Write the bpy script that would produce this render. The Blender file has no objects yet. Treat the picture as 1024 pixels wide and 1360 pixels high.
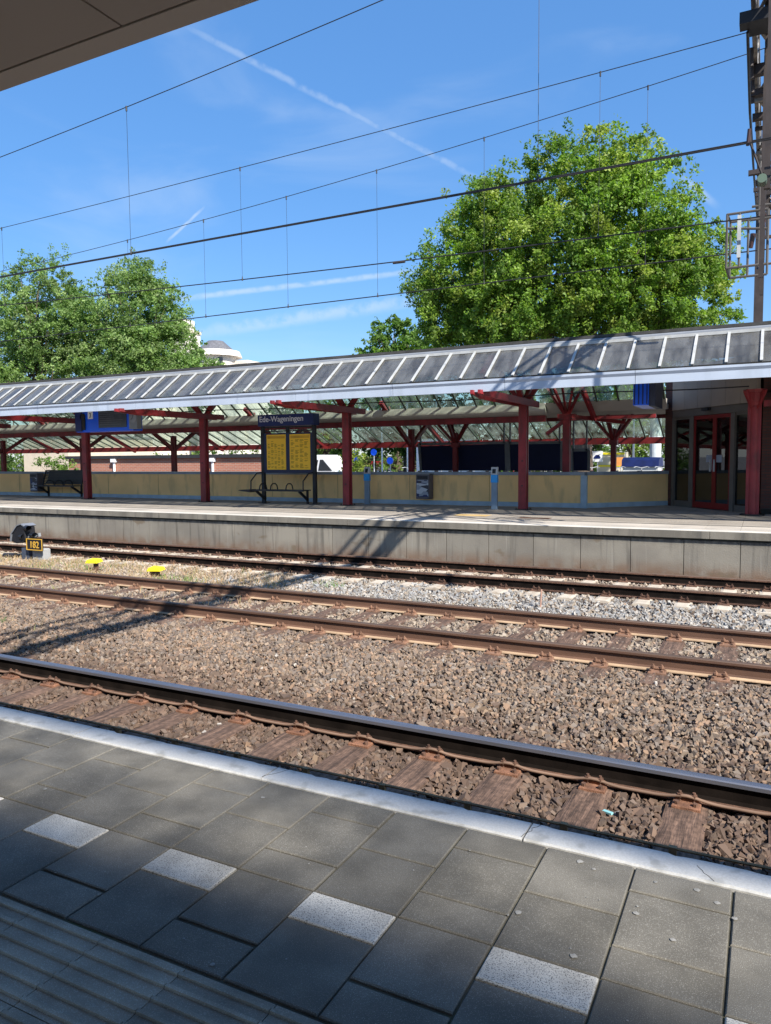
import bpy, math, random
import numpy as np
from mathutils import Vector, Matrix
R = math.radians
random.seed(5)
SC = bpy.context.scene
COL = SC.collection

# ------------------------------------------------------------ camera, world, sun, exposure
cd = bpy.data.cameras.new("camera"); cam = bpy.data.objects.new("camera", cd); COL.objects.link(cam)
SC.camera = cam
rt, up, fw = (0.8904, 0.4551, -0.0083), (-0.0252, 0.0675, 0.9974), (-0.4544, 0.8879, -0.0715)
m = Matrix(((rt[0], up[0], -fw[0], 0), (rt[1], up[1], -fw[1], 0), (rt[2], up[2], -fw[2], 1.34), (0, 0, 0, 1)))
cam.matrix_world = m
cd.sensor_fit = 'HORIZONTAL'; cd.sensor_width = 36; cd.lens = 990 / 1024 * 36
cd.clip_start = 0.05; cd.clip_end = 4000
SC.render.resolution_x, SC.render.resolution_y = 771, 1024
SC.view_settings.view_transform = 'Standard'; SC.view_settings.look = 'None'
SC.view_settings.exposure = 0.95; SC.view_settings.gamma = 1.0
SC.render.engine = 'CYCLES'
SC.cycles.max_bounces = 8; SC.cycles.transparent_max_bounces = 24

SUN = Vector((0.628, -0.412, 0.66)).normalized()
sd = bpy.data.lights.new("sun", 'SUN'); sd.energy = 4.6; sd.angle = R(0.5); sd.color = (1, 0.95, 0.87)
so = bpy.data.objects.new("sun", sd); COL.objects.link(so)
so.rotation_euler = SUN.to_track_quat('Z', 'Y').to_euler(); so.location = (20, -15, 30)

w = bpy.data.worlds.new("World"); SC.world = w; w.use_nodes = True
nt = w.node_tree; N = nt.nodes; L = nt.links
bg = N['Background']; bg.inputs[1].default_value = 0.115
sky = N.new('ShaderNodeTexSky'); sky.sky_type = 'NISHITA'; sky.sun_disc = False
sky.sun_elevation = R(41.3); sky.sun_rotation = R(123.3); sky.air_density = 1.0; sky.dust_density = 0.35; sky.ozone_density = 1.6
hs = N.new('ShaderNodeHueSaturation'); hs.inputs['Saturation'].default_value = 1.3; hs.inputs['Value'].default_value = 1.0
L.new(sky.outputs[0], hs.inputs['Color'])
tc = N.new('ShaderNodeTexCoord')

def vmath(tree, op, a, b=None):
    n = tree.nodes.new('ShaderNodeVectorMath'); n.operation = op
    for i, v in enumerate((a, b)):
        if v is None: continue
        if hasattr(v, 'links'): tree.links.new(v, n.inputs[i])
        else: n.inputs[i].default_value = v
    return n.outputs['Value'] if op in ('DOT_PRODUCT', 'LENGTH') else n.outputs[0]
def fmath(tree, op, a, b=None, c=None, clamp=False):
    n = tree.nodes.new('ShaderNodeMath'); n.operation = op; n.use_clamp = clamp
    for i, v in enumerate((a, b, c)):
        if v is None: continue
        if hasattr(v, 'links'): tree.links.new(v, n.inputs[i])
        else: n.inputs[i].default_value = v
    return n.outputs[0]
def maprange(tree, v, a, b, c=0, d=1, smooth=True):
    n = tree.nodes.new('ShaderNodeMapRange'); n.interpolation_type = 'SMOOTHSTEP' if smooth else 'LINEAR'
    tree.links.new(v, n.inputs[0])
    for i, x in enumerate((a, b, c, d)): n.inputs[i + 1].default_value = x
    return n.outputs[0]
D = tc.outputs['Generated']
cnoise = N.new('ShaderNodeTexNoise'); cnoise.inputs['Scale'].default_value = 60; cnoise.inputs['Detail'].default_value = 6
L.new(D, cnoise.inputs['Vector'])
def streak(a, b, width, strength, ragged=0.5, soft_end=0.06, grow=0.0):
    a, b = Vector(a).normalized(), Vector(b).normalized()
    nrm = a.cross(b).normalized(); t = nrm.cross((a + b).normalized()).normalized(); mid = (a + b).normalized()
    half = math.tan(a.angle(b) / 2)
    nz = fmath(nt, 'SUBTRACT', cnoise.outputs['Fac'], 0.5)
    d = vmath(nt, 'DOT_PRODUCT', D, tuple(nrm))
    d = fmath(nt, 'ADD', d, fmath(nt, 'MULTIPLY', nz, width * 0.9))
    d = fmath(nt, 'ABSOLUTE', d)
    along = fmath(nt, 'DIVIDE', vmath(nt, 'DOT_PRODUCT', D, tuple(t)), fmath(nt, 'MAXIMUM', vmath(nt, 'DOT_PRODUCT', D, tuple(mid)), 0.01))
    f = maprange(nt, d, width, width * 0.12)
    e1 = maprange(nt, along, -half - soft_end, -half + soft_end)
    e2 = maprange(nt, along, half + soft_end, half - soft_end)
    f = fmath(nt, 'MULTIPLY', f, fmath(nt, 'MULTIPLY', e1, e2))
    f = fmath(nt, 'MULTIPLY', f, maprange(nt, cnoise.outputs['Fac'], 0.5 - ragged * .6, 0.62))
    return fmath(nt, 'MULTIPLY', f, strength)
fs = [streak((-0.5759, 0.6674, 0.4721), (-0.3261, 0.8818, 0.3408), 0.0056, 0.28, 0.5, 0.05),
      streak((-0.6541, 0.7074, 0.2678), (-0.618, 0.7255, 0.3031), 0.0028, 0.5, 0.8, 0.012),
      streak((-0.6634, 0.7212, 0.1994), (-0.4162, 0.8779, 0.2366), 0.005, 0.5, 0.6, 0.06),
      streak((-0.6415, 0.75, 0.1611), (-0.402, 0.8927, 0.2038), 0.012, 0.42, 0.5, 0.08),
      streak((-0.0963, 0.9424, 0.3203), (-0.0646, 0.9545, 0.291), 0.006, 0.4, 0.7, 0.015)]
# thin cirrus veil
mp = N.new('ShaderNodeMapping'); mp.inputs['Scale'].default_value = (2.2, 2.2, 7); mp.inputs['Rotation'].default_value = (0.25, 0.1, 0)
L.new(D, mp.inputs['Vector'])
cn2 = N.new('ShaderNodeTexNoise'); cn2.inputs['Scale'].default_value = 1.6; cn2.inputs['Detail'].default_value = 7; cn2.inputs['Distortion'].default_value = .6
L.new(mp.outputs[0], cn2.inputs['Vector'])
veil = maprange(nt, cn2.outputs['Fac'], 0.5, 0.8, 0, 0.22)
tot = veil
for f in fs: tot = fmath(nt, 'MAXIMUM', tot, f)
mx = N.new('ShaderNodeMix'); mx.data_type = 'RGBA'
flat = N.new('ShaderNodeMix'); flat.data_type = 'RGBA'; flat.inputs[0].default_value = .55
L.new(hs.outputs[0], flat.inputs[6]); flat.inputs[7].default_value = (.66, 1.62, 3.75, 1)
L.new(tot, mx.inputs[0]); L.new(flat.outputs[2], mx.inputs[6]); mx.inputs[7].default_value = (3.4, 4.0, 4.7, 1)
L.new(mx.outputs[2], bg.inputs[0])

# ------------------------------------------------------------ materials
MATS = {}
def mat(name, col, rough=0.7, metal=0.0, var=0.12, scale=3.0, col2=None, bump=0.0, bscale=80.0, stretch=(1, 1, 1), spec=0.4, fine=0.0, dirt=None):
    if name in MATS: return MATS[name]
    mt = bpy.data.materials.new(name); mt.use_nodes = True; t = mt.node_tree; b = t.nodes['Principled BSDF']
    b.inputs['Roughness'].default_value = rough; b.inputs['Metallic'].default_value = metal
    b.inputs['Specular IOR Level'].default_value = spec
    geo = t.nodes.new('ShaderNodeNewGeometry')
    mpn = t.nodes.new('ShaderNodeMapping'); mpn.inputs['Scale'].default_value = stretch
    t.links.new(geo.outputs['Position'], mpn.inputs['Vector'])
    nz = t.nodes.new('ShaderNodeTexNoise'); nz.inputs['Scale'].default_value = scale; nz.inputs['Detail'].default_value = 8
    t.links.new(mpn.outputs[0], nz.inputs['Vector'])
    rp = t.nodes.new('ShaderNodeValToRGB')
    c1 = [max(0, c * (1 - var)) for c in col]; c2 = col2 if col2 else [min(1, c * (1 + var)) for c in col]
    rp.color_ramp.elements[0].position = .35; rp.color_ramp.elements[1].position = .68
    rp.color_ramp.elements[0].color = (*c1, 1); rp.color_ramp.elements[1].color = (*c2, 1)
    t.links.new(nz.outputs['Fac'], rp.inputs[0]); out = rp.outputs[0]
    if fine:
        n2 = t.nodes.new('ShaderNodeTexNoise'); n2.inputs['Scale'].default_value = bscale * 2; n2.inputs['Detail'].default_value = 2
        t.links.new(geo.outputs['Position'], n2.inputs['Vector'])
        f = maprange(t, n2.outputs['Fac'], 0.35, 0.65, 1 - fine, 1 + fine)
        out = vmath(t, 'MULTIPLY', out, None); nn = out.node; t.links.new(rp.outputs[0], nn.inputs[0]); t.links.new(f, nn.inputs[1])
    if dirt:
        n3 = t.nodes.new('ShaderNodeTexNoise'); n3.inputs['Scale'].default_value = dirt[1]; n3.inputs['Detail'].default_value = 6
        mp3 = t.nodes.new('ShaderNodeMapping'); mp3.inputs['Scale'].default_value = dirt[2] if len(dirt) > 2 else (1, 1, 1)
        t.links.new(geo.outputs['Position'], mp3.inputs['Vector']); t.links.new(mp3.outputs[0], n3.inputs['Vector'])
        mxx = t.nodes.new('ShaderNodeMix'); mxx.data_type = 'RGBA'
        t.links.new(maprange(t, n3.outputs['Fac'], 0.52, 0.68, 0, dirt[3] if len(dirt) > 3 else .6), mxx.inputs[0]); t.links.new(out, mxx.inputs[6]); mxx.inputs[7].default_value = (*dirt[0], 1)
        out = mxx.outputs[2]
    t.links.new(out, b.inputs['Base Color'])
    if bump:
        n4 = t.nodes.new('ShaderNodeTexNoise'); n4.inputs['Scale'].default_value = bscale; n4.inputs['Detail'].default_value = 4
        t.links.new(mpn.outputs[0], n4.inputs['Vector'])
        bp = t.nodes.new('ShaderNodeBump'); bp.inputs['Strength'].default_value = bump; bp.inputs['Distance'].default_value = .01
        t.links.new(n4.outputs['Fac'], bp.inputs['Height']); t.links.new(bp.outputs[0], b.inputs['Normal'])
    MATS[name] = mt; return mt
def attrmat(name, rough=.9, bump=.3, bscale=60, translucent=0, spec=.3):
    mt = bpy.data.materials.new(name); mt.use_nodes = True; t = mt.node_tree; b = t.nodes['Principled BSDF']
    b.inputs['Roughness'].default_value = rough; b.inputs['Specular IOR Level'].default_value = spec
    a = t.nodes.new('ShaderNodeAttribute'); a.attribute_name = 'tint'
    t.links.new(a.outputs['Color'], b.inputs['Base Color'])
    geo = t.nodes.new('ShaderNodeNewGeometry')
    if bump:
        nz = t.nodes.new('ShaderNodeTexNoise'); nz.inputs['Scale'].default_value = bscale; nz.inputs['Detail'].default_value = 3
        t.links.new(geo.outputs['Position'], nz.inputs['Vector'])
        bp = t.nodes.new('ShaderNodeBump'); bp.inputs['Strength'].default_value = bump; bp.inputs['Distance'].default_value = .004
        t.links.new(nz.outputs['Fac'], bp.inputs['Height']); t.links.new(bp.outputs[0], b.inputs['Normal'])
    if translucent:
        tr = t.nodes.new('ShaderNodeBsdfTranslucent'); t.links.new(vmath(t, 'MULTIPLY', a.outputs['Color'], (1.5, 1.7, .7)), tr.inputs[0])
        ms = t.nodes.new('ShaderNodeMixShader'); ms.inputs[0].default_value = translucent
        t.links.new(b.outputs[0], ms.inputs[1]); t.links.new(tr.outputs[0], ms.inputs[2]); t.links.new(ms.outputs[0], t.nodes['Material Output'].inputs[0])
    MATS[name] = mt; return mt
def brickmat(name, c1, c2, mortar, sx=1.0):
    mt = bpy.data.materials.new(name); mt.use_nodes = True; t = mt.node_tree; b = t.nodes['Principled BSDF']; b.inputs['Roughness'].default_value = .9
    geo = t.nodes.new('ShaderNodeNewGeometry'); sp = t.nodes.new('ShaderNodeSeparateXYZ'); cb = t.nodes.new('ShaderNodeCombineXYZ')
    t.links.new(geo.outputs['Position'], sp.inputs[0]); t.links.new(fmath(t, 'ADD', sp.outputs[0], fmath(t, 'MULTIPLY', sp.outputs[1], .9)), cb.inputs[0]); t.links.new(sp.outputs[2], cb.inputs[1])
    br = t.nodes.new('ShaderNodeTexBrick'); br.inputs['Scale'].default_value = 1; br.inputs['Brick Width'].default_value = .22 * sx; br.inputs['Row Height'].default_value = .065 * sx
    br.inputs['Mortar Size'].default_value = .008 * sx; br.inputs['Color1'].default_value = (*c1, 1); br.inputs['Color2'].default_value = (*c2, 1); br.inputs['Mortar'].default_value = (*mortar, 1)
    t.links.new(cb.outputs[0], br.inputs['Vector']); t.links.new(br.outputs[0], b.inputs['Base Color'])
    MATS[name] = mt; return mt
def glassmat(name, tint, trans, diff, refl_rough=.05, coat=.12):
    """pane: part clear, part dusty film, plus a mirror layer"""
    mt = bpy.data.materials.new(name); mt.use_nodes = True; t = mt.node_tree; t.nodes.remove(t.nodes['Principled BSDF'])
    tr = t.nodes.new('ShaderNodeBsdfTransparent'); tr.inputs[0].default_value = (*tint, 1)
    df = t.nodes.new('ShaderNodeBsdfDiffuse'); df.inputs[0].default_value = (*diff, 1)
    tl = t.nodes.new('ShaderNodeBsdfTranslucent'); tl.inputs[0].default_value = (*diff, 1)
    gl = t.nodes.new('ShaderNodeBsdfGlossy'); gl.inputs['Roughness'].default_value = refl_rough
    geo = t.nodes.new('ShaderNodeNewGeometry'); nz = t.nodes.new('ShaderNodeTexNoise'); nz.inputs['Scale'].default_value = 1.6; nz.inputs['Detail'].default_value = 8
    gmp = t.nodes.new('ShaderNodeMapping'); gmp.inputs['Scale'].default_value = (3.2, .8, .8); t.links.new(geo.outputs['Position'], gmp.inputs['Vector']); t.links.new(gmp.outputs[0], nz.inputs['Vector'])
    a = t.nodes.new('ShaderNodeMixShader'); a.inputs[0].default_value = .5; t.links.new(df.outputs[0], a.inputs[1]); t.links.new(tl.outputs[0], a.inputs[2])
    m1 = t.nodes.new('ShaderNodeMixShader'); t.links.new(maprange(t, nz.outputs['Fac'], .3, .7, 1 - min(1, trans * 1.22), 1 - trans * .72), m1.inputs[0])
    t.links.new(tr.outputs[0], m1.inputs[1]); t.links.new(a.outputs[0], m1.inputs[2])
    lw = t.nodes.new('ShaderNodeLayerWeight'); lw.inputs['Blend'].default_value = .5; fr5 = fmath(t, 'POWER', lw.outputs['Facing'], 4.0)
    m2 = t.nodes.new('ShaderNodeMixShader'); t.links.new(fmath(t, 'ADD', fmath(t, 'MULTIPLY', fr5, .75), coat * .3, clamp=True), m2.inputs[0])
    t.links.new(m1.outputs[0], m2.inputs[1]); t.links.new(gl.outputs[0], m2.inputs[2])
    t.links.new(m2.outputs[0], t.nodes['Material Output'].inputs[0]); MATS[name] = mt; return mt

RED = mat('red_paint', (.235, .022, .026), .42, var=.25, scale=2.5, bump=.12, bscale=30, fine=.08, dirt=((.085, .022, .02), 3.5, (1.5, 1.5, .35), .6))
REDB = mat('bright_red_paint', (.20, .010, .010), .4, var=.1)
FASCIA = mat('pale_blue_grey_paint', (.43, .48, .56), .45, var=.05, scale=1.2, dirt=((.33, .37, .42), 2, (1, 1, .2), .5))
WHITEBAR = mat('white_bar_paint', (.42, .42, .405), .5, var=.1, scale=5, dirt=((.35, .34, .30), 6, (1, 1, 1), .5))
BITUMEN = mat('bitumen', (.05, .048, .045), .85, var=.3, scale=5, bump=.4)
SOFFIT = mat('beige_soffit', (.56, .49, .41), .7, var=.06, scale=1.0)
DUCT = mat('pale_gutter_paint', (.60, .56, .50), .6, var=.06, scale=1.5, dirt=((.4, .36, .30), 3, (1, 1, 1), .4))
NSOFFIT = mat('near_soffit_paint', (.52, .44, .36), .65, var=.04, scale=.8)
NTRIM = mat('near_trim_paint', (.60, .52, .43), .55, var=.03, scale=1)
SEAM = mat('dark_seam', (.02, .018, .016), .9)
ROOFGLASS = glassmat('dusty_roof_glass', (.66, .67, .67), .70, (.36, .36, .35), .14, .08)
CLEARGLASS = glassmat('greenish_rear_glass', (.84, .92, .86), .86, (.50, .54, .44), .08, .05)
DOORGLASS = glassmat('door_glass', (.30, .31, .31), .93, (.05, .05, .05), .01, .35)
WALLY = mat('ochre_wall_panel', (.86, .56, .235), .75, var=.07, scale=1.3, fine=.04, dirt=((.45, .32, .16), 2.6, (1.5, 1, .4), .45))
SLATE = mat('blue_grey_coping', (.25, .29, .33), .7, var=.12, scale=3)
SKIRT = mat('blue_grey_skirting', (.33, .43, .50), .65, var=.15, scale=3)
CONC = mat('weathered_concrete', (.175, .158, .13), .9, var=.22, scale=1.5, bump=.3, bscale=50, stretch=(2.2, 2.2, .35), fine=.12, dirt=((.085, .08, .07), 3.2, (1.6, 1, .22), .75))
CONCTOP = mat('platform_paver_concrete', (.46, .41, .35), .88, var=.16, scale=1.0, fine=.1, bscale=30, dirt=((.26, .24, .21), 1.2, (.4, 2, 1), .5))
CONCPALE = mat('pale_edge_concrete', (.60, .56, .49), .85, var=.1, scale=2, fine=.1)
CONCGREY = mat('grey_paver_concrete', (.30, .265, .225), .88, var=.14, scale=1.3, fine=.1, bscale=30)
BALBASE = mat('ballast_fines', (.085, .058, .042), .95, var=.35, scale=6, bump=.8, bscale=40, fine=.3)
STONE = attrmat('ballast_stone', .92, .35, 90)
RUSTWEB = mat('greasy_rail_web', (.011, .008, .0065), 1.0, var=.35, scale=6, bump=.15, spec=.08)
RUSTRAIL = mat('rusty_rail', (.115, .060, .038), .8, var=.25, scale=5, stretch=(.3, 2, 2), bump=.2, fine=.12)
SUNLITFOOT = mat('sunlit_tone_rail_foot', (.42, .29, .18), .9, var=.18, scale=4, bump=.2, fine=.1)  # sunlight on the rail foot put into a pale rusty beige
RUSTDARK = mat('rusty_steel', (.115, .06, .038), .85, var=.35, scale=14, bump=.5, bscale=120, fine=.2)
RUSTRED = mat('rusty_chair', (.20, .095, .055), .88, var=.35, scale=14, bump=.5, bscale=120, fine=.2)
RAILTOP = mat('worn_rail_head', (.24, .25, .29), .36, metal=.75, var=.15, scale=3, stretch=(.2, 6, 1), spec=.5)
RAILTOPR = mat('dull_rail_head', (.16, .105, .075), .5, metal=.4, var=.2, scale=3, stretch=(.2, 6, 1))
WOOD = mat('weathered_sleeper_wood', (.125, .076, .052), .9, var=.45, scale=5, stretch=(7, .7, 7), bump=.8, bscale=14, fine=.2)
PALESLP = mat('pale_sleeper', (.50, .43, .34), .88, var=.12, scale=4, bump=.2, fine=.1, dirt=((.3, .22, .15), 5))
TILE = None
def tilemat(name, base, speckle, amt, spscale):
    mt = bpy.data.materials.new(name); mt.use_nodes = True; t = mt.node_tree; b = t.nodes['Principled BSDF']
    b.inputs['Roughness'].default_value = .75; b.inputs['Specular IOR Level'].default_value = .22
    geo = t.nodes.new('ShaderNodeNewGeometry')
    n1 = t.nodes.new('ShaderNodeTexNoise'); n1.inputs['Scale'].default_value = spscale; n1.inputs['Detail'].default_value = 2
    n2 = t.nodes.new('ShaderNodeTexNoise'); n2.inputs['Scale'].default_value = 5; n2.inputs['Detail'].default_value = 6
    for n in (n1, n2): t.links.new(geo.outputs['Position'], n.inputs['Vector'])
    mxx = t.nodes.new('ShaderNodeMix'); mxx.data_type = 'RGBA'
    t.links.new(maprange(t, n1.outputs['Fac'], .5 + amt, .62 + amt), mxx.inputs[0]); mxx.inputs[6].default_value = (*base, 1); mxx.inputs[7].default_value = (*speckle, 1)
    f = fmath(t, 'MULTIPLY', maprange(t, n2.outputs['Fac'], .3, .7, .78, 1.2), maprange(t, geo.outputs['Random Per Island'], 0, 1, .82, 1.15, False))
    v = vmath(t, 'MULTIPLY', mxx.outputs[2], None); t.links.new(f, v.node.inputs[1]); t.links.new(v, b.inputs['Base Color'])
    bp = t.nodes.new('ShaderNodeBump'); bp.inputs['Strength'].default_value = .35; bp.inputs['Distance'].default_value = .002
    t.links.new(n1.outputs['Fac'], bp.inputs['Height']); t.links.new(bp.outputs[0], b.inputs['Normal'])
    MATS[name] = mt; return mt
TILE = tilemat('charcoal_paver', (.132, .121, .101), (.27, .255, .22), .06, 380)
WTILE = tilemat('speckled_granite_paver', (.56, .53, .47), (.17, .165, .155), .015, 300)
RIBT = tilemat('ribbed_paver', (.27, .24, .19), (.40, .37, .31), .04, 380)
JOINT = mat('mossy_joint', (.085, .078, .055), .95, var=.4, scale=6, bump=.5, dirt=((.05, .075, .02), 2.5))
EDGEW = mat('chalky_white_edge', (.57, .555, .52), .8, var=.07, scale=4, fine=.06, dirt=((.33, .32, .29), 11, (1, 1, 1), .65))
BLACKM = mat('black_steel', (.014, .014, .017), .5, var=.2)
NAVY = mat('navy_panel', (.008, .014, .055), .35, var=.1)
NAVYS = mat('navy_sign', (.010, .022, .12), .4, var=.06)
BLUE = mat('bright_blue_enamel', (.008, .115, .85), .3, var=.06)
SKYB = mat('light_blue_enamel', (.03, .32, .75), .4)
GREYM = mat('grey_metal', (.24, .25, .26), .5, var=.1)
GREYL = mat('light_grey_metal', (.45, .46, .47), .5, var=.1)
FRAMEG = mat('grey_green_frame', (.13, .115, .10), .55, var=.08)
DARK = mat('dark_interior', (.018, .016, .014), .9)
WHITE = mat('white_enamel', (.8, .8, .8), .4, var=.02)
YELLOW = mat('yellow_enamel', (.85, .72, .02), .5, var=.05)
AMBER = mat('amber_lettering', (.62, .36, .05), .5, var=.05)
ORANGE = mat('orange_sign', (.75, .3, .08), .5)
STEELG = mat('weathered_galvanised', (.30, .28, .25), .6, metal=.3, var=.3, scale=9, dirt=((.07, .05, .04), 6))
BROWNM = mat('brown_painted_steel', (.045, .034, .030), .55, var=.25, scale=5)
WIRE = mat('overhead_wire', (.03, .028, .028), .5, metal=.3)
BRICKD = brickmat('dark_brown_brick', (.105, .038, .028), (.075, .028, .022), (.045, .038, .034))
BRICKR = brickmat('red_brick', (.42, .15, .085), (.34, .115, .07), (.36, .29, .24), 1.5)
CREAM = mat('cream_render', (.62, .52, .40), .85, var=.06)
BWHITE = mat('white_render', (.70, .64, .56), .85, var=.05)
SLATER = mat('slate_roof', (.13, .13, .14), .7, var=.2)
WINDOW = mat('dark_window', (.03, .035, .04), .15, var=.1)
BARK = mat('bark', (.10, .075, .055), .95, var=.35, scale=4, bump=.6, bscale=12, stretch=(2, 2, .5))
LEAF = attrmat('leaf', .55, 0, 1, .38, .35)
GRASSM = attrmat('dry_grass', .9, 0, 1, .2)
ASPH = mat('street_asphalt', (.16, .155, .15), .9, var=.15, scale=.6)
CARW = mat('white_car_paint', (.75, .75, .74), .3, var=.02)
CARR = mat('red_car_paint', (.35, .02, .02), .3); CARS = mat('silver_car_paint', (.35, .38, .42), .3); CARB = mat('blue_car_paint', (.06, .14, .32), .3)
TARP = mat('blue_tarpaulin', (.005, .012, .075), .5, var=.25, scale=3, bump=.5, bscale=5)
PALEG = mat('pale_green_box', (.45, .48, .36), .7, var=.2, scale=1)

# ------------------------------------------------------------ mesh builder
def origin_of(o):
    v = Vector((0, 0, 0))
    while o is not None: v += Vector(o.location); o = o.parent
    return v
class MB:
    def __init__(s): s.v = []; s.f = []; s.m = []
    def add(s, vs, fs, m=0):
        k = len(s.v); s.v += [tuple(x) for x in vs]; s.f += [tuple(i + k for i in f) for f in fs]; s.m += [m] * len(fs); return s
    def box(s, x0, x1, y0, y1, z0, z1, m=0):
        vs = [(x, y, z) for z in (z0, z1) for y in (y0, y1) for x in (x0, x1)]
        return s.add(vs, [(0, 2, 3, 1), (4, 5, 7, 6), (0, 1, 5, 4), (2, 6, 7, 3), (0, 4, 6, 2), (1, 3, 7, 5)], m)
    def cbox(s, x0, x1, y0, y1, z0, z1, c=.005, m=0):   # box with chamfered top
        vs = [(x, y, z0) for y in (y0, y1) for x in (x0, x1)] + [(x, y, z1 - c) for y in (y0, y1) for x in (x0, x1)] + \
             [(x, y, z1) for y in (y0 + c, y1 - c) for x in (x0 + c, x1 - c)]
        return s.add(vs, [(0, 2, 3, 1), (8, 9, 11, 10), (0, 1, 5, 4), (1, 3, 7, 5), (3, 2, 6, 7), (2, 0, 4, 6), (4, 5, 9, 8), (5, 7, 11, 9), (7, 6, 10, 11), (6, 4, 8, 10)], m)
    def beam(s, p, q, w, h, m=0, upv=(0, 0, 1), w2=None, h2=None):
        p, q = Vector(p), Vector(q); d = (q - p).normalized(); u = Vector(upv)
        if abs(d.dot(u)) > .95: u = Vector((0, 1, 0))
        sx = d.cross(u).normalized(); sy = sx.cross(d).normalized(); w2 = w if w2 is None else w2; h2 = h if h2 is None else h2
        vs = [p + sx * a * w / 2 + sy * b * h / 2 for a, b in ((-1, -1), (1, -1), (1, 1), (-1, 1))] + [q + sx * a * w2 / 2 + sy * b * h2 / 2 for a, b in ((-1, -1), (1, -1), (1, 1), (-1, 1))]
        return s.add(vs, [(0, 3, 2, 1), (4, 5, 6, 7), (0, 1, 5, 4), (1, 2, 6, 5), (2, 3, 7, 6), (3, 0, 4, 7)], m)
    def cyl(s, p, q, r, r2=None, n=10, m=0, caps=True):
        p, q = Vector(p), Vector(q); d = (q - p).normalized(); r2 = r if r2 is None else r2
        a = d.orthogonal().normalized(); b = d.cross(a)
        vs = [p + (a * math.cos(2 * math.pi * i / n) + b * math.sin(2 * math.pi * i / n)) * r for i in range(n)] + [q + (a * math.cos(2 * math.pi * i / n) + b * math.sin(2 * math.pi * i / n)) * r2 for i in range(n)]
        fs = [(i, (i + 1) % n, n + (i + 1) % n, n + i) for i in range(n)]
        if caps: fs += [tuple(range(n))[::-1], tuple(range(n, 2 * n))]
        return s.add(vs, fs, m)
    def tube(s, pts, r, n=6, m=0, radii=None):
        pts = [Vector(p) for p in pts]; k = len(pts); vs = []; fs = []; ref = None
        for i, p in enumerate(pts):
            d = (pts[min(i + 1, k - 1)] - pts[max(i - 1, 0)]).normalized()
            a = d.orthogonal().normalized() if ref is None else (ref - d * ref.dot(d)).normalized()
            ref = a; b = d.cross(a); rr = radii[i] if radii else r
            vs += [p + (a * math.cos(2 * math.pi * j / n) + b * math.sin(2 * math.pi * j / n)) * rr for j in range(n)]
        for i in range(k - 1):
            for j in range(n): fs.append((i * n + j, i * n + (j + 1) % n, (i + 1) * n + (j + 1) % n, (i + 1) * n + j))
        fs += [tuple(range(n))[::-1], tuple(range((k - 1) * n, k * n))]
        return s.add(vs, fs, m)
    def prismx(s, prof, x0, x1, m=0, segs=None):      # prof: (y,z) polygon
        n = len(prof); vs = [(x0, y, z) for y, z in prof] + [(x1, y, z) for y, z in prof]
        k = len(s.v); s.v += vs
        for i in range(n): s.f.append((k + i, k + (i + 1) % n, k + n + (i + 1) % n, k + n + i)); s.m.append(segs[i] if segs else m)
        s.f += [tuple(range(k, k + n))[::-1], tuple(range(k + n, k + 2 * n))]; s.m += [m, m]; return s
    def prismz(s, prof, z0, z1, m=0):
        n = len(prof); vs = [(x, y, z0) for x, y in prof] + [(x, y, z1) for x, y in prof]
        return s.add(vs, [(i, (i + 1) % n, n + (i + 1) % n, n + i) for i in range(n)] + [tuple(range(n))[::-1], tuple(range(n, 2 * n))], m)
    def prismy(s, prof, y0, y1, m=0):                 # prof: (x,z)
        n = len(prof); vs = [(x, y0, z) for x, z in prof] + [(x, y1, z) for x, z in prof]
        return s.add(vs, [(i, (i + 1) % n, n + (i + 1) % n, n + i) for i in range(n)] + [tuple(range(n))[::-1], tuple(range(n, 2 * n))], m)
    def build(s, name, mats, parent=None, local=False, org=None, smooth=False, bevel=0, tint=None):
        if not isinstance(mats, (list, tuple)): mats = [mats]
        me = bpy.data.meshes.new(name); o = bpy.data.objects.new(name, me); COL.objects.link(o)
        if parent is not None: o.parent = parent; off = Vector((0, 0, 0)) if local else origin_of(parent)
        elif local: off = Vector((0, 0, 0))
        else:
            a = np.array(s.v); off = Vector(org) if org else Vector(((a[:, 0].min() + a[:, 0].max()) / 2, (a[:, 1].min() + a[:, 1].max()) / 2, a[:, 2].min()))
            o.location = off
        me.from_pydata([(x - off[0], y - off[1], z - off[2]) for x, y, z in s.v], [], s.f)
        for mt in mats: me.materials.append(mt)
        if len(mats) > 1: me.polygons.foreach_set('material_index', s.m)
        import bmesh
        if len(s.f) < 60000:
            bm = bmesh.new(); bm.from_mesh(me); bmesh.ops.recalc_face_normals(bm, faces=bm.faces); bm.to_mesh(me); bm.free()
        if smooth: me.shade_smooth()
        if bevel:
            b = o.modifiers.new('bevel', 'BEVEL'); b.width = bevel; b.segments = 2; b.limit_method = 'ANGLE'; b.angle_limit = R(40)
        me.update(); return o
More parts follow.
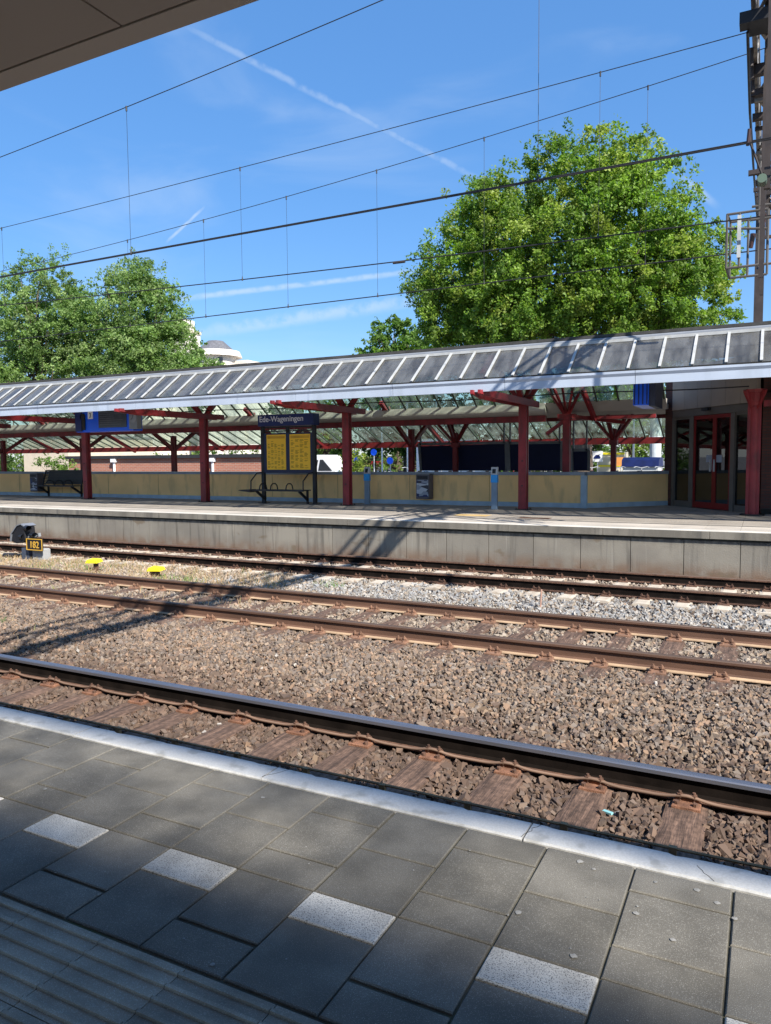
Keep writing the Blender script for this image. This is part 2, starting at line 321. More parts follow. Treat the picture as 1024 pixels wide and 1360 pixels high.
def np_mesh(name, V, F, mt, tint=None, parent=None, off=(0, 0, 0)):
    """V (n,3), F (m,k) arrays, tint (n,3)"""
    me = bpy.data.meshes.new(name); o = bpy.data.objects.new(name, me); COL.objects.link(o)
    off = Vector(off)
    if parent is not None: o.parent = parent; sub = origin_of(parent)
    else: o.location = off; sub = off
    V = V - np.array(sub)
    n, (mf, k) = len(V), F.shape
    me.vertices.add(n); me.vertices.foreach_set('co', V.astype(np.float32).ravel())
    me.loops.add(mf * k); me.loops.foreach_set('vertex_index', F.astype(np.int32).ravel())
    me.polygons.add(mf); me.polygons.foreach_set('loop_start', np.arange(0, mf * k, k, dtype=np.int32))
    me.polygons.foreach_set('loop_total', np.full(mf, k, dtype=np.int32))
    if tint is not None:
        a = me.attributes.new('tint', 'FLOAT_COLOR', 'POINT'); c = np.ones((n, 4), np.float32); c[:, :3] = tint; a.data.foreach_set('color', c.ravel())
    me.materials.append(mt); me.update(calc_edges=True); me.validate()
    if mt.name != 'leaf': me.shade_flat()
    return o
def tag(o, label=None, cat=None, group=None, kind=None):
    if label: o['label'] = label
    if cat: o['category'] = cat
    if group: o['group'] = group
    if kind: o['kind'] = kind
    return o
def empty(name, loc, label, cat, group=None, rz=0):
    o = bpy.data.objects.new(name, None); COL.objects.link(o); o.location = loc; o.rotation_euler = (0, 0, rz); o.empty_display_size = .2
    return tag(o, label, cat, group)
def copy_tree(o, parent=None):
    c = o.copy(); COL.objects.link(c); c.parent = parent
    for ch in [x for x in ALLCH.get(o.name, [])]: copy_tree(ch, c)
    return c
ALLCH = {}
def index_children(o):
    ALLCH[o.name] = list(o.children)
    for c in o.children: index_children(c)
def text(body, size, mt, parent, loc, rot, ext=.002, name='lettering', align='LEFT'):
    cu = bpy.data.curves.new(name, 'FONT'); cu.body = body; cu.size = size; cu.extrude = ext; cu.align_x = align; cu.offset = size * .012
    t = bpy.data.objects.new('tmp_text', cu); COL.objects.link(t)
    dg = bpy.context.evaluated_depsgraph_get(); me = bpy.data.meshes.new_from_object(t.evaluated_get(dg)); bpy.data.objects.remove(t)
    me.name = name; o = bpy.data.objects.new(name, me); COL.objects.link(o); me.materials.clear(); me.materials.append(mt)
    o.parent = parent; o.location = Vector(loc) - origin_of(parent); o.rotation_euler = rot; return o

# ------------------------------------------------------------ structure: ground, ballast bed, platforms
g = MB(); g.box(-1500, 1500, -1500, 1500, -1.6, -1.25); tag(g.build('street_ground', ASPH), kind='structure')
g = MB(); g.box(-90, 30, 2.3, 14.6, -1.2, -.905); tag(g.build('ballast_bed', BALBASE), kind='structure')
EDGE = 2.6
# near platform
g = MB(); g.box(-70, 22, -7, 2.585, -1.22, -.03); g.box(-70, 22, 2.32, 2.57, -.029, -.0285)
nearp = tag(g.build('near_platform', CONC), kind='structure')
g = MB(); g.box(-12, 6, -3.0, 2.46, -.026, -.0085); jb = g.build('paving_joint_sand', JOINT, nearp)
PX = .2915; X0 = -.06
tl, wt, rb = MB(), MB(), MB()
rng = random.Random(3)
def tileat(mb, i, ya, yb):
    x0 = X0 + i * PX; gp = .0032; dz = rng.uniform(-.0016, .0012)
    j = rng.uniform(-.0012, .0012)
    mb.cbox(x0 + gp + j, x0 + PX - gp + j, ya + gp, yb - gp, -.025, 0 + dz, .0035)
for i in range(-38, 18):
    if i % 2 == 0:   # type Q
        tileat(tl, i, 2.17, 2.462); tileat(tl, i, 1.88, 2.17); tileat(wt, i, 1.735, 1.88); tileat(tl, i, 1.44, 1.735)
    else:
        tileat(tl, i, 2.318, 2.462); tileat(tl, i, 2.027, 2.318); tileat(tl, i, 1.88, 2.027); tileat(tl, i, 1.592, 1.88); tileat(tl, i, 1.44, 1.584)
    for k in range(10):
        tileat(tl, i, .84 - (k + 1) * PX, .84 - k * PX)
for i in range(-38, 18):
    for r_ in range(2):
        x0 = X0 + (i + .62) * PX; y1 = 1.43 - r_ * .2955; gp = .0014
        rb.box(x0 + gp, x0 + PX - gp, y1 - .2925, y1, -.025, -.004)
        for k in range(6):
            yc = y1 - .0245 - k * .0487
            rb.prismx([(yc - .0080, -.0045), (yc - .0065, .0036), (yc + .0045, .0036), (yc + .0085, -.0045)], x0 + gp, x0 + PX - gp)
tl.build('charcoal_paving', TILE, nearp); wt.build('granite_marker_paving', WTILE, nearp); rb.build('ribbed_paving', RIBT, nearp)
# white coping blocks with chipped edges
es = MB(); xs = [-1.8631 + 1.13 * k for k in range(-30, 14)]; rng = random.Random(8)
for a, b in zip(xs[:-1], xs[1:]):
    nseg = 46; prof = []
    ys_in = [2.468 + rng.uniform(-.0015, .0015) for _ in range(nseg + 1)]
    ys_out = []
    ch = 0
    for k in range(nseg + 1):
        if rng.random() < .09: ch = rng.uniform(.003, .011)
        ys_out.append(2.602 - ch); ch *= .55
    V = []; F = []
    for k in range(nseg + 1):
        x = a + .004 + (b - a - .008) * k / nseg
        V += [(x, ys_in[k], -.03), (x, ys_in[k], -.002), (x, ys_in[k] + .006, .004), (x, ys_out[k] - .010, .004), (x, ys_out[k], -.006), (x, ys_out[k], -.12)]
    for k in range(nseg):
        for j in range(5): q = k * 6 + j; F.append((q, q + 1, q + 7, q + 6))
    F += [tuple(range(6)), tuple(range(nseg * 6, nseg * 6 + 6))]
    es.add(V, F)
es.build('white_edge_coping', EDGEW, nearp)
cr = MB()
def crack(x, y0, y1, sgn=1):
    pts = [(x + rng.uniform(-.009, .009) + sgn * .012 * k, y0 + (y1 - y0) * k / 6, .0046) for k in range(7)]
    for p, q in zip(pts[:-1], pts[1:]): cr.beam(p, q, .0013, .0008)
crack(-.745, 2.475, 2.595, .6); crack(-.115, 2.475, 2.55, -.7); crack(-1.87, 2.48, 2.6, 1)
cr.build('coping_crack', SEAM, nearp)
# chewing gum and drip marks trodden into the paving
gm = MB(); GUM = mat('trodden_gum', (.25, .24, .22), .8, var=.15, scale=20); rng = random.Random(21)
spots = [(-.52, 2.41, .011), (-.47, 2.385, .007), (-.62, 2.05, .010), (-.16, 2.405, .010), (-.28, 2.395, .007), (-.31, 2.2, .009), (-.05, 2.3, .009), (-.43, 1.93, .010), (-.1, 2.36, .009), (-1.75, 2.33, .009), (-2.6, 2.0, .008), (-1.28, 1.47, .007), (-.48, 1.62, .012), (-.85, 1.6, .004), (-.2, 2.12, .008)]
spots += [(rng.uniform(-4, .4), rng.uniform(1.45, 2.44), rng.uniform(.0015, .004)) for _ in range(60)]
for x, y, r_ in spots:
    n = 11; vs = [(x, y, .0034)] + [(x + math.cos(a) * r_ * rng.uniform(.75, 1.2), y + math.sin(a) * r_ * rng.uniform(.7, 1.15), .0022) for a in [2 * math.pi * k / n for k in range(n)]]
    gm.add(vs, [(0, k + 1, (k + 1) % n + 1) for k in range(n)])
gm.build('gum_spots', GUM, nearp)

# far platform
FX0, FX1 = -62, 14
g = MB(); g.box(FX0, FX1, 14.52, 30, -1.22, -.06)
farp = tag(g.build('far_platform', CONC), kind='structure')
pn = MB(); x = -.38 + 6 * .93 + .93 * 9
rng = random.Random(4)
while x > FX0:
    z = rng.uniform(-.012, 0)
    pn.cbox(x - .93 + .006, x - .006, 14.44 + rng.uniform(0, .006), 14.53, -1.0, -.175, .002); x -= .93
fm = bpy.data.materials.new('streaked_face_concrete'); fm.use_nodes = True; t = fm.node_tree; b = t.nodes['Principled BSDF']; b.inputs['Roughness'].default_value = .92
geo = t.nodes.new('ShaderNodeNewGeometry'); sp = t.nodes.new('ShaderNodeSeparateXYZ'); t.links.new(geo.outputs['Position'], sp.inputs[0])
def nz_(sc, st, dt=7):
    mp_ = t.nodes.new('ShaderNodeMapping'); mp_.inputs['Scale'].default_value = st; t.links.new(geo.outputs['Position'], mp_.inputs['Vector'])
    n_ = t.nodes.new('ShaderNodeTexNoise'); n_.inputs['Scale'].default_value = sc; n_.inputs['Detail'].default_value = dt; t.links.new(mp_.outputs[0], n_.inputs['Vector']); return n_.outputs['Fac']
def mixc(f, a, col):
    mx_ = t.nodes.new('ShaderNodeMix'); mx_.data_type = 'RGBA'; t.links.new(f, mx_.inputs[0])
    if hasattr(a, 'links'): t.links.new(a, mx_.inputs[6])
    else: mx_.inputs[6].default_value = (*a, 1)
    mx_.inputs[7].default_value = (*col, 1); return mx_.outputs[2]
c_ = mixc(maprange(t, nz_(1.1, (1, 1, 1)), .35, .65), (.19, .17, .14), (.26, .235, .19))
c_ = mixc(maprange(t, geo.outputs['Random Per Island'], 0, 1, 0, .35, False), c_, (.12, .11, .095))
c_ = mixc(maprange(t, nz_(3.2, (3, 1, .16)), .54, .72, 0, .6), c_, (.07, .064, .055))
c_ = mixc(maprange(t, nz_(6, (4, 1, .12)), .62, .72, 0, .35), c_, (.32, .30, .26))
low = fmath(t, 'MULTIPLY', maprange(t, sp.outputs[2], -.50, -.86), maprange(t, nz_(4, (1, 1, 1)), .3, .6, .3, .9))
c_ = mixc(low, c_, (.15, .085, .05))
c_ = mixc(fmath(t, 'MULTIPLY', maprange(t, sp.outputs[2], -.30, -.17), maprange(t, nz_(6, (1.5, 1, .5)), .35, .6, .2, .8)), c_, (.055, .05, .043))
c_ = mixc(maprange(t, nz_(1.7, (1, 1, 1.6), 9), .60, .68, 0, .7), c_, (.13, .095, .06))
t.links.new(c_, b.inputs['Base Color'])
bp_ = t.nodes.new('ShaderNodeBump'); bp_.inputs['Strength'].default_value = .4; bp_.inputs['Distance'].default_value = .01; t.links.new(nz_(45, (1, 1, 1), 4), bp_.inputs['Height']); t.links.new(bp_.outputs[0], b.inputs['Normal'])
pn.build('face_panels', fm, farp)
cp = MB(); x = 14.0
while x > FX0:
    cp.box(x - 1.86 + .004, x - .004, 14.38, 14.56, -.135, -.004, 0); x -= 1.86
cp.build('edge_coping', CONC, farp)
g = MB(); g.box(FX0, FX1, 14.385, 14.62, -.003, .003); g.build('pale_edge_line', CONCPALE, farp)
g = MB()
x = FX1
while x > FX0:
    for ya, yb in ((14.63, 14.92), (14.93, 15.22), (15.23, 15.56)): g.cbox(x - .598, x - .003, ya, yb, -.05, rng.uniform(-.001, .001), .002)
    x -= .6
g.build('edge_paving', CONCTOP, farp)
g = MB(); g.box(FX0, FX1, 15.57, 15.72, -.05, -.006); g.build('drain_slot', mat('dark_slot', (.05, .048, .045), .9), farp)
g = MB(); x = FX1
while x > FX0:
    for k in range(10):
        g.cbox(x - .598, x - .003, 15.73 + k * .6, 15.73 + k * .6 + .597, -.05, rng.uniform(-.001, .001), .002)
    x -= .6
g.build('rear_paving', CONCGREY, farp)
g = MB(); g.box(-6.5, -5.7, 16.15, 16.6, .002, .005); g.build('tactile_patch', mat('ochre_tactile', (.55, .38, .16), .8), farp)
g = MB(); g.box(-4.9, -4.2, 15.95, 16.25, .002, .005); g.build('inspection_cover', RUSTDARK, farp)

# ------------------------------------------------------------ ballast stones (one mesh, real stones)
def ico():
    t = (1 + 5 ** .5) / 2
    v = np.array([(-1, t, 0), (1, t, 0), (-1, -t, 0), (1, -t, 0), (0, -1, t), (0, 1, t), (0, -1, -t), (0, 1, -t), (t, 0, -1), (t, 0, 1), (-t, 0, -1), (-t, 0, 1)], float); v /= np.linalg.norm(v[0])
    f = np.array([(0, 11, 5), (0, 5, 1), (0, 1, 7), (0, 7, 10), (0, 10, 11), (1, 5, 9), (5, 11, 4), (11, 10, 2), (10, 7, 6), (7, 1, 8), (3, 9, 4), (3, 4, 2), (3, 2, 6), (3, 6, 8), (3, 8, 9), (4, 9, 5), (2, 4, 11), (6, 2, 10), (8, 6, 7), (9, 8, 1)])
    return v, f
IV, IF = ico()
nr = np.random.default_rng(11)
def randrot(n):
    q = nr.normal(size=(n, 4)); q /= np.linalg.norm(q, axis=1)[:, None]; w_, x, y, z = q.T
    return np.stack([1 - 2 * (y * y + z * z), 2 * (x * y - z * w_), 2 * (x * z + y * w_), 2 * (x * y + z * w_), 1 - 2 * (x * x + z * z), 2 * (y * z - x * w_), 2 * (x * z - y * w_), 2 * (y * z + x * w_), 1 - 2 * (x * x + y * y)], 1).reshape(n, 3, 3)
CV = np.array([(x, y, z) for z in (-1, 1) for y in (-1, 1) for x in (-1, 1)], float) * .72
CF = np.array([(0, 2, 3), (0, 3, 1), (4, 5, 7), (4, 7, 6), (0, 1, 5), (0, 5, 4), (2, 6, 7), (2, 7, 3), (0, 4, 6), (0, 6, 2), (1, 3, 7), (1, 7, 5)])
def angular(pos, size):
    n = len(pos); V = np.repeat(CV[None], n, 0) + nr.uniform(-.34, .34, (n, 8, 3))
    V = V * (size[:, None, None] * np.stack([nr.uniform(.9, 1.45, n), nr.uniform(.65, 1.05, n), nr.uniform(.45, .85, n)], 1)[:, None, :])
    V = np.einsum('nij,nkj->nki', randrot(n), V) + pos[:, None, :]
    return V.reshape(-1, 3), (CF[None] + (np.arange(n) * 8)[:, None, None]).reshape(-1, 3)
def stones(pos, size):
    n = len(pos); V = np.repeat(IV[None], n, 0) * (1 + nr.uniform(-.38, .28, (n, 12, 1)))
    V = V * (size[:, None, None] * np.stack([nr.uniform(.85, 1.35, n), nr.uniform(.65, 1.05, n), nr.uniform(.45, .8, n)], 1)[:, None, :])
    V = np.einsum('nij,nkj->nki', randrot(n), V) + pos[:, None, :]
    F = IF[None] + (np.arange(n) * 12)[:, None, None]
    return V.reshape(-1, 3), F.reshape(-1, 3)
def snoise(x, y, s, k=0):
    return (np.sin(x * s + 1.3 * k) * np.cos(y * s * 1.31 + k) + np.sin(x * s * 2.3 + y * s * 1.7 + k * 2) * .6 + np.sin(y * s * 3.1 - x * s * .9 + k) * .4) / 2
RAILY = {'T1a': 3.545, 'T1b': 5.05, 'T2a': 8.04, 'T2b': 9.545, 'T3a': 12.12, 'T3b': 13.62}
def bedz(y):   # height profile of the stone surface
    z = np.full_like(y, -.885)
    for a, b in (('T1a', 'T1b'), ('T2a', 'T2b'), ('T3a', 'T3b')):
        ins = (y > RAILY[a] + .05) & (y < RAILY[b] - .05); z[ins] = -.888
    mid = (y > 5.4) & (y < 7.6); z[mid] += .022 * np.sin((y[mid] - 5.4) / 2.2 * np.pi)
    return z
P, S, C = [], [], []
for (ya, yb, dens, sz) in ((3.7, 5.6, 1450, .0255), (5.6, 8.6, 1150, .0232), (8.6, 11.2, 620, .0265), (11.2, 14.4, 460, .029)):
    xl = -1.42 * yb - 2.5; xr = .14 * yb + 1.2
    n = int((yb - ya) * (xr - xl) * dens)
    x = nr.uniform(xl, xr, n); y = nr.uniform(ya, yb, n)
    size = sz * np.exp(nr.normal(0, .28, n)) * .85
    z = bedz(y) + nr.uniform(-.024, .012, n) - size * .15
    z += snoise(x, y, 2.3) * .010
    near_rail = np.zeros(n, bool)
    for r_ in RAILY.values(): near_rail |= np.abs(y - r_) < .085
    z[near_rail] -= .025
    # keep the sleeper tops of the near tracks mostly clear
    sl1 = (np.abs(((x + .40) / .585 + .5) % 1 - .5) * .585 < .125)
    on1 = (y > 3.7) & (y < 5.28) & sl1
    sl2 = (np.abs(((x + .36) / .585 + .5) % 1 - .5) * .585 < .12)
    on2 = (y > 7.7) & (y < 9.7) & sl2
    sl3 = (np.abs(((x - .05) / .567 + .5) % 1 - .5) * .567 < .12)
    on3 = (y > 11.5) & (y < 14.2) & sl3
    keep = ~((on1 & (nr.random(n) > .015)) | (on2 & (nr.random(n) > .45)) | (on3 & (nr.random(n) > .06)))
    x, y, z, size = x[keep], y[keep], z[keep], size[keep]; n = len(x)
    pal = np.array([(.20, .145, .105), (.26, .19, .135), (.16, .135, .12), (.30, .235, .18), (.13, .10, .085), (.33, .22, .15), (.22, .19, .165)])
    base = pal[nr.integers(0, len(pal), n)]
    rustpal = np.array([(.14, .092, .068), (.115, .078, .06), (.175, .118, .085), (.095, .068, .055), (.165, .125, .10)])
    palepal = np.array([(.36, .36, .35), (.28, .295, .31), (.44, .42, .39), (.21, .215, .22), (.33, .30, .26), (.24, .19, .145)])
    tanpal = np.array([(.40, .33, .25), (.32, .26, .20), (.46, .39, .31), (.25, .20, .16)])
    nzv = snoise(x, y, .9, 2) * .5
    wr = np.clip(1.3 - np.abs(y - 4.9) / 1.15 + nzv * .6, 0, 1); rust = nr.random(n) < wr
    base[rust] = rustpal[nr.integers(0, 5, rust.sum())]
    wp = ((y > 9.9 + nzv * .3) & (y < 11.95)); pw = np.clip((x + 9.5 + nzv * 3) / 2.5, 0, 1)
    pale = wp & (nr.random(n) < pw * .93); base[pale] = palepal[nr.integers(0, 6, pale.sum())] * np.array([1.0, 1.02, 1.04])
    tan = ((y > 9.9) & ~pale) & (nr.random(n) < .8); base[tan] = tanpal[nr.integers(0, 4, tan.sum())]
    t2 = (y > 8.1) & (y < 9.5) & (nr.random(n) < .5); base[t2] = tanpal[nr.integers(0, 4, t2.sum())] * .85
    white = nr.random(n) < .003; base[white] = (.45, .43, .4)
    dk_ = np.clip(1 - np.abs(y - 5.35) / .5, 0, 1) * np.clip(snoise(x, y, 1.7, 5) + .5, 0, 1); base = base * (1 - .35 * dk_[:, None])
    base = (base * .76 + base.mean(0) * .24) * np.array([.94, .915, .88]) * nr.uniform(.78, 1.12, (n, 1)) * (1 + nzv[:, None] * .15)
    P.append(np.stack([x, y, z], 1)); S.append(size); C.append(base)
P, S, C = map(np.concatenate, (P, S, C))
an = nr.random(len(P)) < .72
V1, F1 = stones(P[~an], S[~an]); V2, F2 = angular(P[an], S[an])
V = np.concatenate([V1, V2]); F = np.concatenate([F1, F2 + len(V1)])
tag(np_mesh('ballast_stones', V, F, STONE, np.concatenate([np.repeat(C[~an], 12, 0), np.repeat(C[an], 8, 0)])), 'loose crushed ballast stones spread between the tracks', 'ballast', kind='stuff')

# ------------------------------------------------------------ rails
def rail(y, x0, x1, mats, label, name='rail', group=None):
    zt = -.70; h = .165
    p = [(-.036, -.008), (-.030, 0), (.030, 0), (.036, -.008), (.036, -.032), (.0095, -.046), (.0085, -.128), (.030, -.146), (.072, -.156), (.072, -.166), (-.072, -.166), (-.072, -.156), (-.030, -.146), (-.0085, -.128), (-.0095, -.046), (-.036, -.032)]
    sg = [0, 0, 0, 1, 1, 1, 1, 2, 2, 2, 2, 2, 1, 1, 1, 3]
    mb = MB(); n = len(p)
    prof = [(y + a, zt + b) for a, b in p]; cuts = [x0, x1]
    mb.prismx(prof[::-1], x0, x1, 1, segs=None)
    # face i joins prof_rev[i], prof_rev[i+1]
    rev = list(range(n))[::-1]
    for i in range(n):
        a, b = rev[i], rev[(i + 1) % n]; e = min(a, b) if abs(a - b) == 1 else n - 1
        mb.m[i] = sg[e]
    o = mb.build(name, mats); tag(o, label, 'rail', group); return o
r1 = rail(RAILY['T1b'], -60, 14, [RAILTOP, RUSTWEB, RUSTDARK, RAILTOP], 'polished dark rail nearest to the white platform edge')
rail(RAILY['T2a'], -60, 14, [RAILTOPR, RUSTRAIL, SUNLITFOOT, RUSTRAIL], 'rusty brown rail with a foot painted pale as if sunlit, near rail of the middle track')
rail(RAILY['T2b'], -60, 14, [RAILTOPR, RUSTRAIL, SUNLITFOOT, RUSTRAIL], 'rusty brown rail, far rail of the middle track')
rail(RAILY['T3a'], -60, 14, [RAILTOPR, RUSTWEB, RUSTDARK, RUSTDARK], 'dark brown near rail of the track below the far platform')
rail(RAILY['T3b'], -60, 14, [RAILTOPR, RUSTWEB, RUSTDARK, RUSTDARK], 'dark brown far rail right below the concrete platform face')
rail(RAILY['T1a'], -60, 14, [RAILTOP, RUSTWEB, RUSTDARK, RAILTOP], 'rail tucked down under the white platform edge')
# wavy bonding bar along the foot of the first rail
pts = []; xx = -14.0
while xx < 4:
    ph = ((xx + .40) / .585) % 1; d = min(ph, 1 - ph)
    pts.append((xx, RAILY['T1b'] - .098 - .014 * math.exp(-(d / .12) ** 2), -.838 + .030 * math.exp(-(d / .16) ** 2))); xx += .04
bb = MB(); bb.tube(pts, .011, 6); bb.build('bonding_cable', mat('dusty_cable', (.20, .125, .085), .85, var=.2), r1, smooth=True)
gb = MB(); pts = [(x_, 4.135 + .004 * math.sin(x_ * 1.7), -.757 + .003 * math.sin(x_ * 2.3)) for x_ in np.arange(-20, 6, .25)]
gb.tube(pts, .009, 6)
for k in range(-32, 12):
    xk = -.40 + k * .585; gb.box(xk - .02, xk + .02, 4.12, 4.15, -.866, -.75)
tag(gb.build('cable_rod', mat('old_brass_rust', (.30, .19, .09), .7, var=.3, scale=10), smooth=False), 'thin rusty rod running low beside the white platform edge', 'rod')

# ------------------------------------------------------------ sleepers
def chair(mb, xc, yc, z, m=0):
    """base plate with ribs for one rail (rail centre yc)"""
    mb.cbox(xc - .085, xc + .085, yc - .185, yc + .185, z, z + .022, .006, m)
    for sgn in (-1, 1):
        mb.cbox(xc - .07, xc + .07, yc + sgn * .088 - .012, yc + sgn * .088 + .012, z + .02, z + .052, .004, m)
def bolts(mb, xc, yc, z, m=0, sides=(-1, 1)):
    for sgn in sides:
        for dx in (-.042, .042):
            mb.cyl((xc + dx, yc + sgn * .098, z + .02), (xc + dx, yc + sgn * .098, z + .085), .010, n=8, m=m)
            mb.cyl((xc + dx, yc + sgn * .098, z + .047), (xc + dx, yc + sgn * .098, z + .070), .021, n=6, m=m)
        mb.beam((xc - .055, yc + sgn * .082, z + .045), (xc + .055, yc + sgn * .082, z + .045), .05, .014, m=m)
        for dx in (-.055, .055):
            mb.cyl((xc + dx, yc + sgn * .155, z + .02), (xc + dx, yc + sgn * .155, z + .042), .017, n=6, m=m)
def sleeper(y0, y1, x, w_, z0, z1, mt, jit, seed):
    rg = random.Random(seed); mb = MB(); ny, nx = 14, 5; V = []; F = []
    for j in range(ny + 1):
        for i in range(nx + 1):
            e = (i in (0, nx)); z = z1 - (.010 if e else 0) + rg.uniform(-jit, jit) * (.4 if e else 1)
            V.append((x - w_ / 2 + w_ * i / nx + (rg.uniform(-jit, jit) if e else 0), y0 + (y1 - y0) * j / ny, z))
    for j in range(ny):
        for i in range(nx): q = j * (nx + 1) + i; F.append((q, q + 1, q + nx + 2, q + nx + 1))
    k = len(V); V += [(v[0], v[1], z0) for v in V]
    for j in range(ny):
        for i in (0, nx): q = j * (nx + 1) + i; F.append((q, q + nx + 1, k + q + nx + 1, k + q))
    for i in range(nx):
        for j in (0, ny): q = j * (nx + 1) + i; F.append((q, q + 1, k + q + 1, k + q))
    mb.add(V, F); return mb
def make_sleeper(label, group, y0, y1, ra, rb_, mt, chmat, z1, jit, boltpart, width, seed):
    o = empty('sleeper', (0, (y0 + y1) / 2, -1.0), label, 'sleeper', group)
    sleeper(y0, y1, 0, width, -1.0, z1, mt, jit, seed).build('beam', mt, o)
    for yc in (ra, rb_):
        c = MB(); chair(c, 0, yc, z1 - .002)
        if not boltpart: bolts(c, 0, yc, z1 - .002)
        co = c.build('base_plate', chmat, o)
        if boltpart:
            for sd_ in (-1, 1): b_ = MB(); bolts(b_, 0, yc, z1 - .002, sides=(sd_,)); b_.build('bolt_pair', RUSTDARK, co)
    index_children(o); return o
def ordinal(n): return {1: 'first', 2: 'second', 3: 'third', 4: 'fourth', 5: 'fifth', 6: 'sixth', 7: 'seventh', 8: 'eighth', 9: 'ninth', 10: 'tenth'}.get(n, '%d%s' % (n, 'th' if 10 < n % 100 < 14 else {1: 'st', 2: 'nd', 3: 'rd'}.get(n % 10, 'th')))
PALEC = mat('sandy_chair', (.22, .12, .075), .88, var=.3, scale=12, bump=.4, bscale=100)
sets = [('weathered wooden sleeper in the nearest track', 'wooden sleepers of the near track', 2.98, 5.62, RAILY['T1a'], RAILY['T1b'], WOOD, RUSTRED, -.868, .004, True, .25, -.40, .585, -14, 5),
        ('half buried brown wooden sleeper in the middle track', 'wooden sleepers of the middle track', 7.5, 10.1, RAILY['T2a'], RAILY['T2b'], WOOD, PALEC, -.868, .004, False, .24, -.36, .585, -36, 4),
        ('pale concrete sleeper below the far platform', 'concrete sleepers of the far track', 11.6, 14.15, RAILY['T3a'], RAILY['T3b'], PALESLP, RUSTDARK, -.866, .001, False, .24, .05, .567, -40, 4)]
for (lab, grp, y0, y1, ra, rb_, mt, cm, z1, jit, bp, wd, xb, sp, k0, k1) in sets:
    protos = [make_sleeper(lab, grp, y0, y1, ra, rb_, mt, cm, z1, jit, bp, wd, s_) for s_ in range(2 if bp else 1)]
    first = set()
    for n_, k in enumerate(range(k0, k1)):
        p = protos[n_ % len(protos)]
        o = p if id(p) not in first else copy_tree(p)
        first.add(id(p)); o['label'] = lab + (', %s from the right edge' % ordinal(1 - k) if k <= 0 else ', beyond the right edge'); o.location.x = xb + k * sp; o.rotation_euler.z = R(random.uniform(-.7, .7))

# ------------------------------------------------------------ far platform canopy
CX0, CX1 = -48, 9
can = empty('platform_canopy', (-20, 18.6, 0), 'long red framed platform canopy with sloping dark glass panes and pale blue fascia', 'canopy')
xj = [-2.32 + 2.625 * k for k in range(-17, 5)]
for a, b in zip(xj[:-1], xj[1:]):
    mb = MB(); mb.prismx([(15.20, 2.745), (15.20, 2.90), (15.17, 2.955), (15.17, 3.0), (15.40, 3.0), (15.40, 2.94), (15.25, 2.94), (15.25, 2.745)], a + .005, b - .005); mb.build('fascia', FASCIA, can)
g = MB(); g.box(CX0, CX1, 15.18, 15.38, 3.0, 3.026); g.build('gutter_lip', SEAM, can)
GL0, GL1 = (15.22, 3.035), (16.12, 3.70)
g = MB(); g.prismx([GL0, GL1, (GL1[0] + .006, GL1[1] - .008), (GL0[0] + .006, GL0[1] - .008)], CX0, CX1); g.build('front_glass', ROOFGLASS, can)
barx = [-.72 + .58 * k for k in range(-80, 17)]
sub = None
def bars(name, p0, p1, mt, n0=0, w_=.045, h_=.05, every=1):
    me = None
    for x in barx[::every]:
        if x < -46.5 or (p0[0] > 18 and x > -2.45): continue
        if me is None:
            mb = MB(); mb.beam((x, p0[0], p0[1]), (x, p1[0], p1[1]), w_, h_, upv=(1, 0, 0)); o = mb.build(name, mt, can); me = o.data; x_first = x
        else:
            o = bpy.data.objects.new(name, me); COL.objects.link(o); o.parent = can; o.location.x = x - x_first
bars('glazing_bar', (15.19, 3.05), (16.14, 3.745), WHITEBAR, w_=.025)
g = MB(); g.box(CX0, CX1, 16.11, 16.17, 3.705, 3.765); g.build('ridge_strip', WHITEBAR, can)
g = MB(); g.prismx([(16.172, 3.70), (16.172, 3.80), (16.25, 3.838), (16.33, 3.838), (16.33, 3.70)], CX0, CX1); g.build('flashing', mat('grey_flashing', (.22, .235, .26), .5, var=.1), can)
g = MB(); g.prismx([(16.235, 3.842), (16.235, 3.905), (16.6, 3.93), (19.85, 3.90), (19.85, 3.78), (16.34, 3.78), (16.34, 3.842)], CX0, CX1); g.build('roof_felt', BITUMEN, can)
g = MB(); g.box(CX0, CX1, 16.34, 19.8, 3.68, 3.775); g.build('roof_soffit', SOFFIT, can)
g = MB(); g.prismx([(19.82, 3.72), (20.98, 2.88), (20.974, 2.872), (19.814, 3.712)], CX0, -2.42); g.build('middle_glass', CLEARGLASS, can)
bars('middle_glazing_bar', (19.84, 3.68), (20.98, 2.855), mat('dark_green_bar', (.09, .10, .08), .6), w_=.04, h_=.05)
# pale rounded gutter box, then sloping panel near the building
arc = [(20.98 + .0, 2.87)] + [(21.28 - .30 * math.cos(t_), 2.70 - .16 * math.sin(t_) + .16 * max(0, math.cos(t_)) * .0) for t_ in np.linspace(.0, math.pi / 2, 7)] + [(21.42, 2.54), (21.42, 2.87)]
g = MB(); g.prismx(arc, CX0, -5.65); g.build('gutter_box', DUCT, can, smooth=False)
g = MB(); g.prismx([(20.98, 2.87), (21.3, 2.60), (21.42, 2.60), (21.42, 2.87)], -5.63, -2.42); g.build('sloping_panel', DUCT, can)
g = MB(); g.box(CX0, -2.42, 21.43, 24.28, 2.62, 2.74); g.build('rear_soffit', SOFFIT, can)
g = MB(); g.box(CX0, -2.42, 21.43, 24.30, 2.742, 2.80); g.build('rear_roof_felt', BITUMEN, can)
g = MB(); g.box(CX0, -5.7, 21.24, 21.40, 2.36, 2.538); g.build('longitudinal_beam', RED, can)
g = MB(); g.box(-5.0, -2.7, 21.24, 21.40, 2.38, 2.48); g.build('longitudinal_beam', RED, can)
g = MB(); g.prismx([(24.31, 2.66), (26.02, 2.0), (26.014, 1.992), (24.304, 2.652)], CX0, -2.42); g.build('rear_glass', CLEARGLASS, can)
